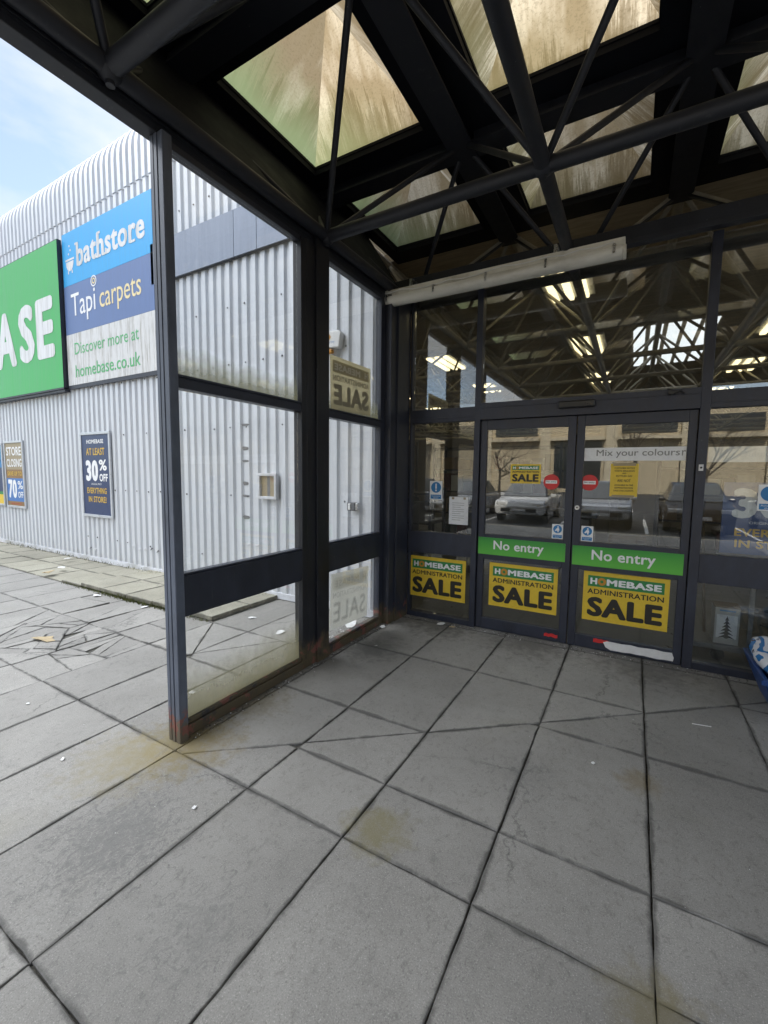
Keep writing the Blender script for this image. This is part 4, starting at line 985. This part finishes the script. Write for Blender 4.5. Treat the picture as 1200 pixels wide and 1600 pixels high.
# things just inside the right sidelight
o = empty('tree_carton', (2.92, .42, .10), 'white carton printed with a dark Christmas tree behind the right sidelight', 'carton')
part('carton_body', 'box_white', o, (2.82, 2.99, .32, .50, .147, .46), bevel=.004); part('carton_lid', 'card_box', o, (2.815, 2.995, .315, .505, .4605, .47), bevel=.002)
m = MB(); m.rect((2.835, .3198, .20), X, Z, .14, .2, 1, .0004)
for k in range(6):
    w = .016+.0085*k; z = .372-.030*k; m.poly([(2.905-w, .3188-.0002*k, z-.024), (2.905-w*.35, .3188-.0002*k, z-.017), (2.905, .3188-.0002*k, z-.026), (2.905+w*.4, .3188-.0002*k, z-.016), (2.905+w, .3188-.0002*k, z-.023), (2.905+w*.2, .3188-.0002*k, z+.008), (2.905, .3188-.0002*k, z+.022), (2.905-w*.25, .3188-.0002*k, z+.006)], 0)
m.rect((2.85, .319, .43), X, Z, .11, .012, 2, .0004); m.build('carton_print', ['ink_black', 'paper', 'sticker_blue'], o)
o = empty('floor_trolley', (3.1, .45, .0), 'low metal flat trolley with wheels behind the lower right sidelight glass', 'trolley')
part('trolley_deck', 'zinc_dark', o, (2.66, 3.62, .28, .62, .10, .145), bevel=.006)
for x in (2.86, 3.35):
    m = MB(); m.tube((x, .33, .045), (x, .37, .045), .049, 16); m.build('wheel', 'tyre', o, smooth=True)
part('upright', 'zinc_dark', o, (3.04, 3.07, .30, .33, .146, .72))
o = empty('leaning_broom', (2.76, .5, .0), 'thin broom leaning inside the right sidelight', 'broom')
m = MB(); m.tube((2.80, .62, .06), (2.70, .5, 1.3), .012, 8); m.build('broom_handle', 'card_box', o); part('broom_head', 'poster_brown', o, (2.72, 2.9, .60, .66, .0, .06), bevel=.01)
for k, (x0, w, c) in enumerate(((3.16, .36, 'dark_shelf'), (3.5, .4, 'box_grey'))):
    m = MB()
    for j in range(4): m.ball((x0+w/2+rj.uniform(-.02, .02), .46, .20+.12*j), w*.5, 0, 14, (1, .34, .17))
    tag(m.build('wrapped_sacks', c, smooth=True, origin=(x0+w/2, .46, .146)), ('dark plastic wrapped sacks piled on the flat trolley', 'grey plastic wrapped sacks piled at the far end of the flat trolley')[k], 'sacks')

# blue crate with bags outside
o = empty('blue_crate', (3.4, -.42, 0), 'large blue plastic crate at the right edge in front of the sidelight', 'crate')
m = MB(); x0, x1, y0, y1 = 2.985, 3.85, -.74, -.12
m.add([(x0+.06, y0+.05, .0), (x1-.06, y0+.05, .0), (x1-.06, y1-.05, 0), (x0+.06, y1-.05, 0), (x0-.05, y0, .285), (x1+.05, y0, .285), (x1+.05, y1, .285), (x0-.05, y1, .285),
       (x0-.02, y0+.03, .285), (x1+.02, y0+.03, .285), (x1+.02, y1-.03, .285), (x0-.02, y1-.03, .285), (x0+.07, y0+.07, .02), (x1-.07, y0+.07, .02), (x1-.07, y1-.07, .02), (x0+.07, y1-.07, .02)],
      [(3, 2, 1, 0), (0, 1, 5, 4), (1, 2, 6, 5), (2, 3, 7, 6), (3, 0, 4, 7), (4, 5, 9, 8), (5, 6, 10, 9), (6, 7, 11, 10), (7, 4, 8, 11), (8, 9, 13, 12), (9, 10, 14, 13), (10, 11, 15, 14), (11, 8, 12, 15), (12, 13, 14, 15)])
m.build('crate_body', 'crate_blue', o, bevel=.008)
m = MB()
for i in range(5): x = x0+.02+i*.2; m.box(x, x+.02, y0-.012, y0+.02, .06, .255)
m.box(x0-.06, x1+.06, y0-.014, y0-.001, .255, .286); m.build('crate_ribs', 'crate_blue', o, bevel=.004)
def bag(c, rx, ry, rz, rot, label):
    m = MB(); n, k = 20, 10; vs = []
    for j in range(k+1):
        th = math.pi*j/k
        for i in range(n):
            a = 2*math.pi*i/n; p = lambda v, e: math.copysign(abs(v)**e, v)
            q = Vector((rx*p(math.cos(a), .55)*p(math.sin(th), .5), ry*p(math.sin(a), .55)*p(math.sin(th), .5), rz*p(math.cos(th), .9)))
            q += Vector((0, 0, .02*math.sin(9*q.x+3*q.y)*math.cos(11*q.y))); vs.append(q)
    fs = [(j*n+i, (j+1)*n+i, (j+1)*n+(i+1) % n, j*n+(i+1) % n) for j in range(k) for i in range(n)]
    m.add(vs, fs); ob = m.build('patterned_bag', 'leaf_print_bag', smooth=True); ob.location = c; ob.rotation_euler = (R(rot[0]), R(rot[1]), R(rot[2]))
    tag(ob, label, 'bag', 'patterned bags in the blue crate')
bag((3.24, -.45, .315), .31, .30, .085, (4, 8, 6), 'white bag with blue leaf print hanging over the near rim of the blue crate')
bag((3.44, -.36, .43), .30, .22, .07, (-3, -8, -10), 'white bag with blue leaf print lying topmost in the blue crate')

# ------------------------------------------------------------------ litter
lr = random.Random(21)
def scrap(x, y, s, mat, label, z=.002, group='scraps of litter on the paving', name='paper_scrap'):
    m = MB(); n = 9; pts = []
    for i in range(n): a = 2*math.pi*i/n; r = s*lr.uniform(.45, 1); pts.append((r*math.cos(a)*1.5, r*math.sin(a)))
    a0 = lr.uniform(0, 3.1); c_, s_ = math.cos(a0), math.sin(a0)
    top = [(p[0]*c_-p[1]*s_, p[0]*s_+p[1]*c_, .003+s*.3*abs(math.sin(3*i))*lr.random()) for i, p in enumerate(pts)]
    bot = [(p[0], p[1], max(0, p[2]-.0025)) for p in top]
    m.add(top+bot, [tuple(range(n)), tuple(range(2*n-1, n-1, -1))]+[(n+i, n+(i+1) % n, (i+1) % n, i) for i in range(n)])
    ob = m.build(name, mat); ob.location = (x, y, z); tag(ob, label, 'litter', group)
for x, y, s, mt, lb in ((.50, -.10, .045, 'litter_paper', 'crumpled white and tan wrapper on the paving at the foot of the left sidelight'), (.63, -.13, .03, 'litter_tan', 'small tan scrap beside the crumpled wrapper below the left sidelight'),
                        (.02, -.50, .035, 'litter_paper', 'white scrap in the porch corner beside the corner post'), (-.30, -.62, .09, 'litter_paper', 'long white scrap outside the screen beneath the slipped sale poster'), (-.62, -.80, .05, 'litter_paper', 'white scrap outside the screen behind the column'),
                        (.22, -.95, .012, 'litter_paper', 'tiny white fleck on the paving near the column'), (.48, -3.02, .011, 'litter_paper', 'flat white gum spot on the large flag in the left foreground'), (-.42, -3.16, .012, 'litter_paper', 'flat white gum spot on the outer paving left of the screen post'),
                        (-1.25, -3.0, .013, 'litter_paper', 'flat white gum spot on the outer paving nearer the broken flags'), (2.05, -1.72, .012, 'litter_paper', 'tiny white fleck on the paving in front of the right sliding door'),
                        (-3.55, -1.42, .05, 'litter_paper', 'white scrap lying against the raised path'), (-2.62, -1.38, .04, 'litter_paper', 'white scrap by the raised path nearer the post'), (-5.4, -1.0, .06, 'litter_paper', 'white scrap on the mossy raised path'), (-6.1, -.6, .06, 'litter_paper', 'white scrap on the raised path close to the wall'),
                        (-5.2, -1.25, .09, 'litter_tan', 'tan leaf heap on the raised path edge'), (-2.45, -2.42, .10, 'litter_tan', 'flat tan scrap of card on the broken flags'), (-.75, -1.15, .05, 'litter_paper', 'white crumpled scrap on the raised edge seen through the lower screen glass'), (-1.3, -1.0, .045, 'litter_paper', 'white flake by the wall seen through the lower screen glass'),
                        (-.30, -1.9, .025, 'litter_paper', 'small white scrap outside close to the lower screen glass'), (-.45, -2.35, .02, 'litter_paper', 'small white scrap outside the first lower screen pane')):
    zz = .062 if (y > -1.31 and x < -1.5) else .003
    scrap(x, y, s, mt, lb, zz)
m = MB(); m.tube((2.56, -.98, .006), (2.66, -.96, .006), .0025, 6); tag(m.build('straw', 'litter_paper', origin=(2.6, -.97, .003)), 'thin white straw lying on the paving in front of the right sidelight', 'litter')
# grit and crumbs swept against the frames
m = MB()
def crumb(x, y, r, mi, z=.001):
    a = lr.uniform(0, 3); vs = [(x+r*math.cos(a+i*2.1)*lr.uniform(.6, 1.2), y+r*math.sin(a+i*2.1)*lr.uniform(.6, 1.2), z) for i in range(3)]+[(x, y, z+r*lr.uniform(.5, 1.1))]
    m.add(vs, [(0, 1, 3), (1, 2, 3), (2, 0, 3), (2, 1, 0)], mi)
for i in range(620):
    x = lr.uniform(.05, 3.0); crumb(x, -.025-abs(lr.gauss(0, .05)), lr.uniform(.002, .007), 0 if lr.random() < .85 else 1)
for i in range(520):
    y = lr.uniform(-2.7, -.4); crumb(-.02+abs(lr.gauss(0, .04)), y, lr.uniform(.002, .007), 0 if lr.random() < .85 else 1)
for i in range(220):
    y = lr.uniform(-1.4, -.35); crumb(-.13-abs(lr.gauss(0, .12)), y, lr.uniform(.003, .012), lr.choice((0, 0, 1)))
for i in range(130): crumb(lr.uniform(-2.5, 3.2), lr.uniform(-3.7, -.2), lr.uniform(.0015, .0035), lr.choice((0, 1)))
tag(m.build('loose_grit', ['joint_grit', 'litter_paper']), 'dark grit and pale crumbs gathered along the foot of the frames', 'grit', kind='stuff')
# dead weeds along the path edge
m = MB()
for i in range(900):
    x = lr.uniform(-4.6, -1.6); y = -1.325+lr.gauss(0, .02); h = lr.uniform(.01, .06)*(1.3 if -3.6 < x < -2.2 else .6); a = lr.uniform(0, 6.28); w = .004
    m.add([(x-w*math.cos(a), y-w*math.sin(a), -.01), (x+w*math.cos(a), y+w*math.sin(a), -.01), (x+lr.gauss(0, .02), y+lr.gauss(0, .02), h)], [(0, 1, 2)])
for i in range(500):
    x = lr.uniform(-9, -1.6); y = -.42+lr.gauss(0, .03); h = lr.uniform(.01, .04)+.05; a = lr.uniform(0, 6.28); w = .004
    m.add([(x-w*math.cos(a), y-w*math.sin(a), .04), (x+w*math.cos(a), y+w*math.sin(a), .04), (x+lr.gauss(0, .015), y+lr.gauss(0, .015), h)], [(0, 1, 2)])
tag(m.build('weeds', 'moss_tuft'), 'short dead weeds and moss along the raised path edge', 'weeds', kind='stuff')

# ------------------------------------------------------------------ across the car park (seen mirrored in the shop glass)
bd = empty('retail_building', (0, -46, 0), 'long beige retail building with cream piers across the car park', 'building')
part('wall', 'stone_beige', bd, (-70, 70, -60, -46, -.13, 8.4))
part('parapet', 'pier_cream', bd, (-70.2, 70.2, -46.5, -46.001, 7.8, 8.7))
for i in range(-10, 11): part('pier', 'pier_cream', bd, (i*6.4-.55, i*6.4+.55, -45.6, -45.999, -.13, 7.799))
for i in range(-10, 10):
    if i % 3 == 2: part('shop_window', 'dark_glazing', bd, (i*6.4+.9, i*6.4+5.5, -45.95, -45.999, .3, 5.2))
    else: part('shop_window', 'dark_glazing', bd, (i*6.4+.9, i*6.4+5.5, -45.95, -45.999, 5.9, 7.4))
    part('canopy_panel', 'pier_cream', bd, (i*6.4+.6, i*6.4+5.8, -45.0, -45.99, 5.3, 5.6))
def tree(x, y, h, sd):
    r_ = random.Random(sd); o = empty('bare_tree', (x, y, -.13), 'bare winter tree across the car park', 'tree', 'bare trees across the car park')
    m = MB()
    def br(p, d, L, r, lv):
        q = p+d*L; m.tube(p, q, r, 6 if lv > 1 else 4, 0, r*.7, False)
        if lv == 0: return
        for _ in range(3 if lv > 1 else 4):
            nd = (d+Vector((r_.gauss(0, .5), r_.gauss(0, .5), r_.gauss(.12, .3)))).normalized(); br(p+d*L*r_.uniform(.55, 1), nd, L*r_.uniform(.55, .8), r*.6, lv-1)
    br(Vector((x, y, -.13)), Vector((0, 0, 1)), h*.32, h*.014, 4); m.build('trunk', 'bark', o)
for i, (x, y, h) in enumerate(((-14, -30, 8), (-6.5, -28, 7), (2.2, -29, 8), (5.8, -27, 7), (13, -31, 9))): tree(x, y, h, 40+i)
def car(x, y, paint, label, rot):
    o = empty('parked_car', (x, y, -.13), label, 'car', 'cars parked facing the store')
    low = [(-2.1, .32), (-2.12, .62), (-2.0, .80), (-1.15, .93), (1.0, .96), (1.95, .92), (2.1, .62), (2.08, .32)]
    cab = [(-1.2, .93), (-.45, 1.42), (.2, 1.5), (1.1, 1.46), (1.85, .95)]
    def loft(pl, ws): # profile (along y), half width by height
        m = MB(); n = len(pl); vs = []
        for sgn in (-1, 1):
            for yy, zz in pl: vs.append((sgn*ws(zz), yy, zz))
        m.add(vs, [tuple(range(n)), tuple(range(2*n-1, n-1, -1))]+[(n+i, n+(i+1) % n, (i+1) % n, i) for i in range(n)]); return m
    obs = []
    obs.append(loft(low, lambda z: .86 if z > .5 else .80).build('body', paint, o, bevel=.07, origin=(0, 0, 0)))
    obs.append(loft(cab, lambda z: .80-(z-.93)*.36).build('cabin_glass', 'dark_glazing', o, bevel=.05, origin=(0, 0, 0)))
    obs.append(loft([(-.4, 1.415), (.2, 1.512), (1.05, 1.475), (1.0, 1.43), (.2, 1.46), (-.38, 1.38)], lambda z: .64).build('roof', paint, o, bevel=.02, origin=(0, 0, 0)))
    for sx in (-1, 1):
        m = MB(); m.box(sx*.45, sx*.8, -2.1, -1.98, .62, .76); obs.append(m.build('headlight', 'lamp_lens', o, bevel=.03, origin=(0, 0, 0)))
        for yy in (-1.3, 1.3):
            m = MB(); m.tube((sx*.68, yy, .32), (sx*.87, yy, .32), .32, 20); m.tube((sx*.87, yy, .32), (sx*.885, yy, .32), .2, 14, 1); obs.append(m.build('wheel', ['tyre', 'steel'], o, smooth=True, origin=(0, 0, 0)))
        m = MB(); m.box(sx*.82, sx*1.0, -.75, -.62, .92, 1.04); obs.append(m.build('wing_mirror', paint, o, bevel=.03, origin=(0, 0, 0)))
    m = MB(); m.box(-.6, .6, -2.14, -2.06, .42, .56); obs.append(m.build('grille', 'black_plastic', o, bevel=.02, origin=(0, 0, 0)))
    m = MB(); m.box(-.26, .26, -2.16, -2.141, .44, .54); obs.append(m.build('number_plate', 'ink_white', o, origin=(0, 0, 0)))
    o.rotation_euler.z = rot
for i, (x, p, lb) in enumerate(((-9.1, 'car_black', 'black hatchback parked across the drive from the porch'), (-6.5, 'car_blue', 'dark blue hatchback parked between black and silver cars'), (-3.9, 'car_silver', 'silver hatchback parked beside the dark blue car'),
                                (-1.3, 'car_white', 'white hatchback parked in line with the left sliding door'), (1.3, 'car_silver', 'silver hatchback parked in line with the right sliding door'), (3.9, 'car_black', 'black hatchback parked in line with the right sidelight'), (6.5, 'car_white', 'white hatchback parked at the right end of the row'))):
    car(x, -13.3, p, lb, math.pi)
for i, x in enumerate((-11, 9)):
    o = empty('lamp_column', (x, -20, -.13), ('slim car park lamp column to the left', 'slim car park lamp column to the right')[i], 'lamp post')
    m = MB(); m.tube((x, -20, -.13), (x, -20, 8), .07, 10, 0, .045); m.tube((x, -20, 8), (x, -19, 8.2), .04, 8); m.build('pole', 'steel', o); part('lamp_head', 'zinc_dark', o, (x-.12, x+.12, -19.2, -18.5, 8.15, 8.25), bevel=.02)
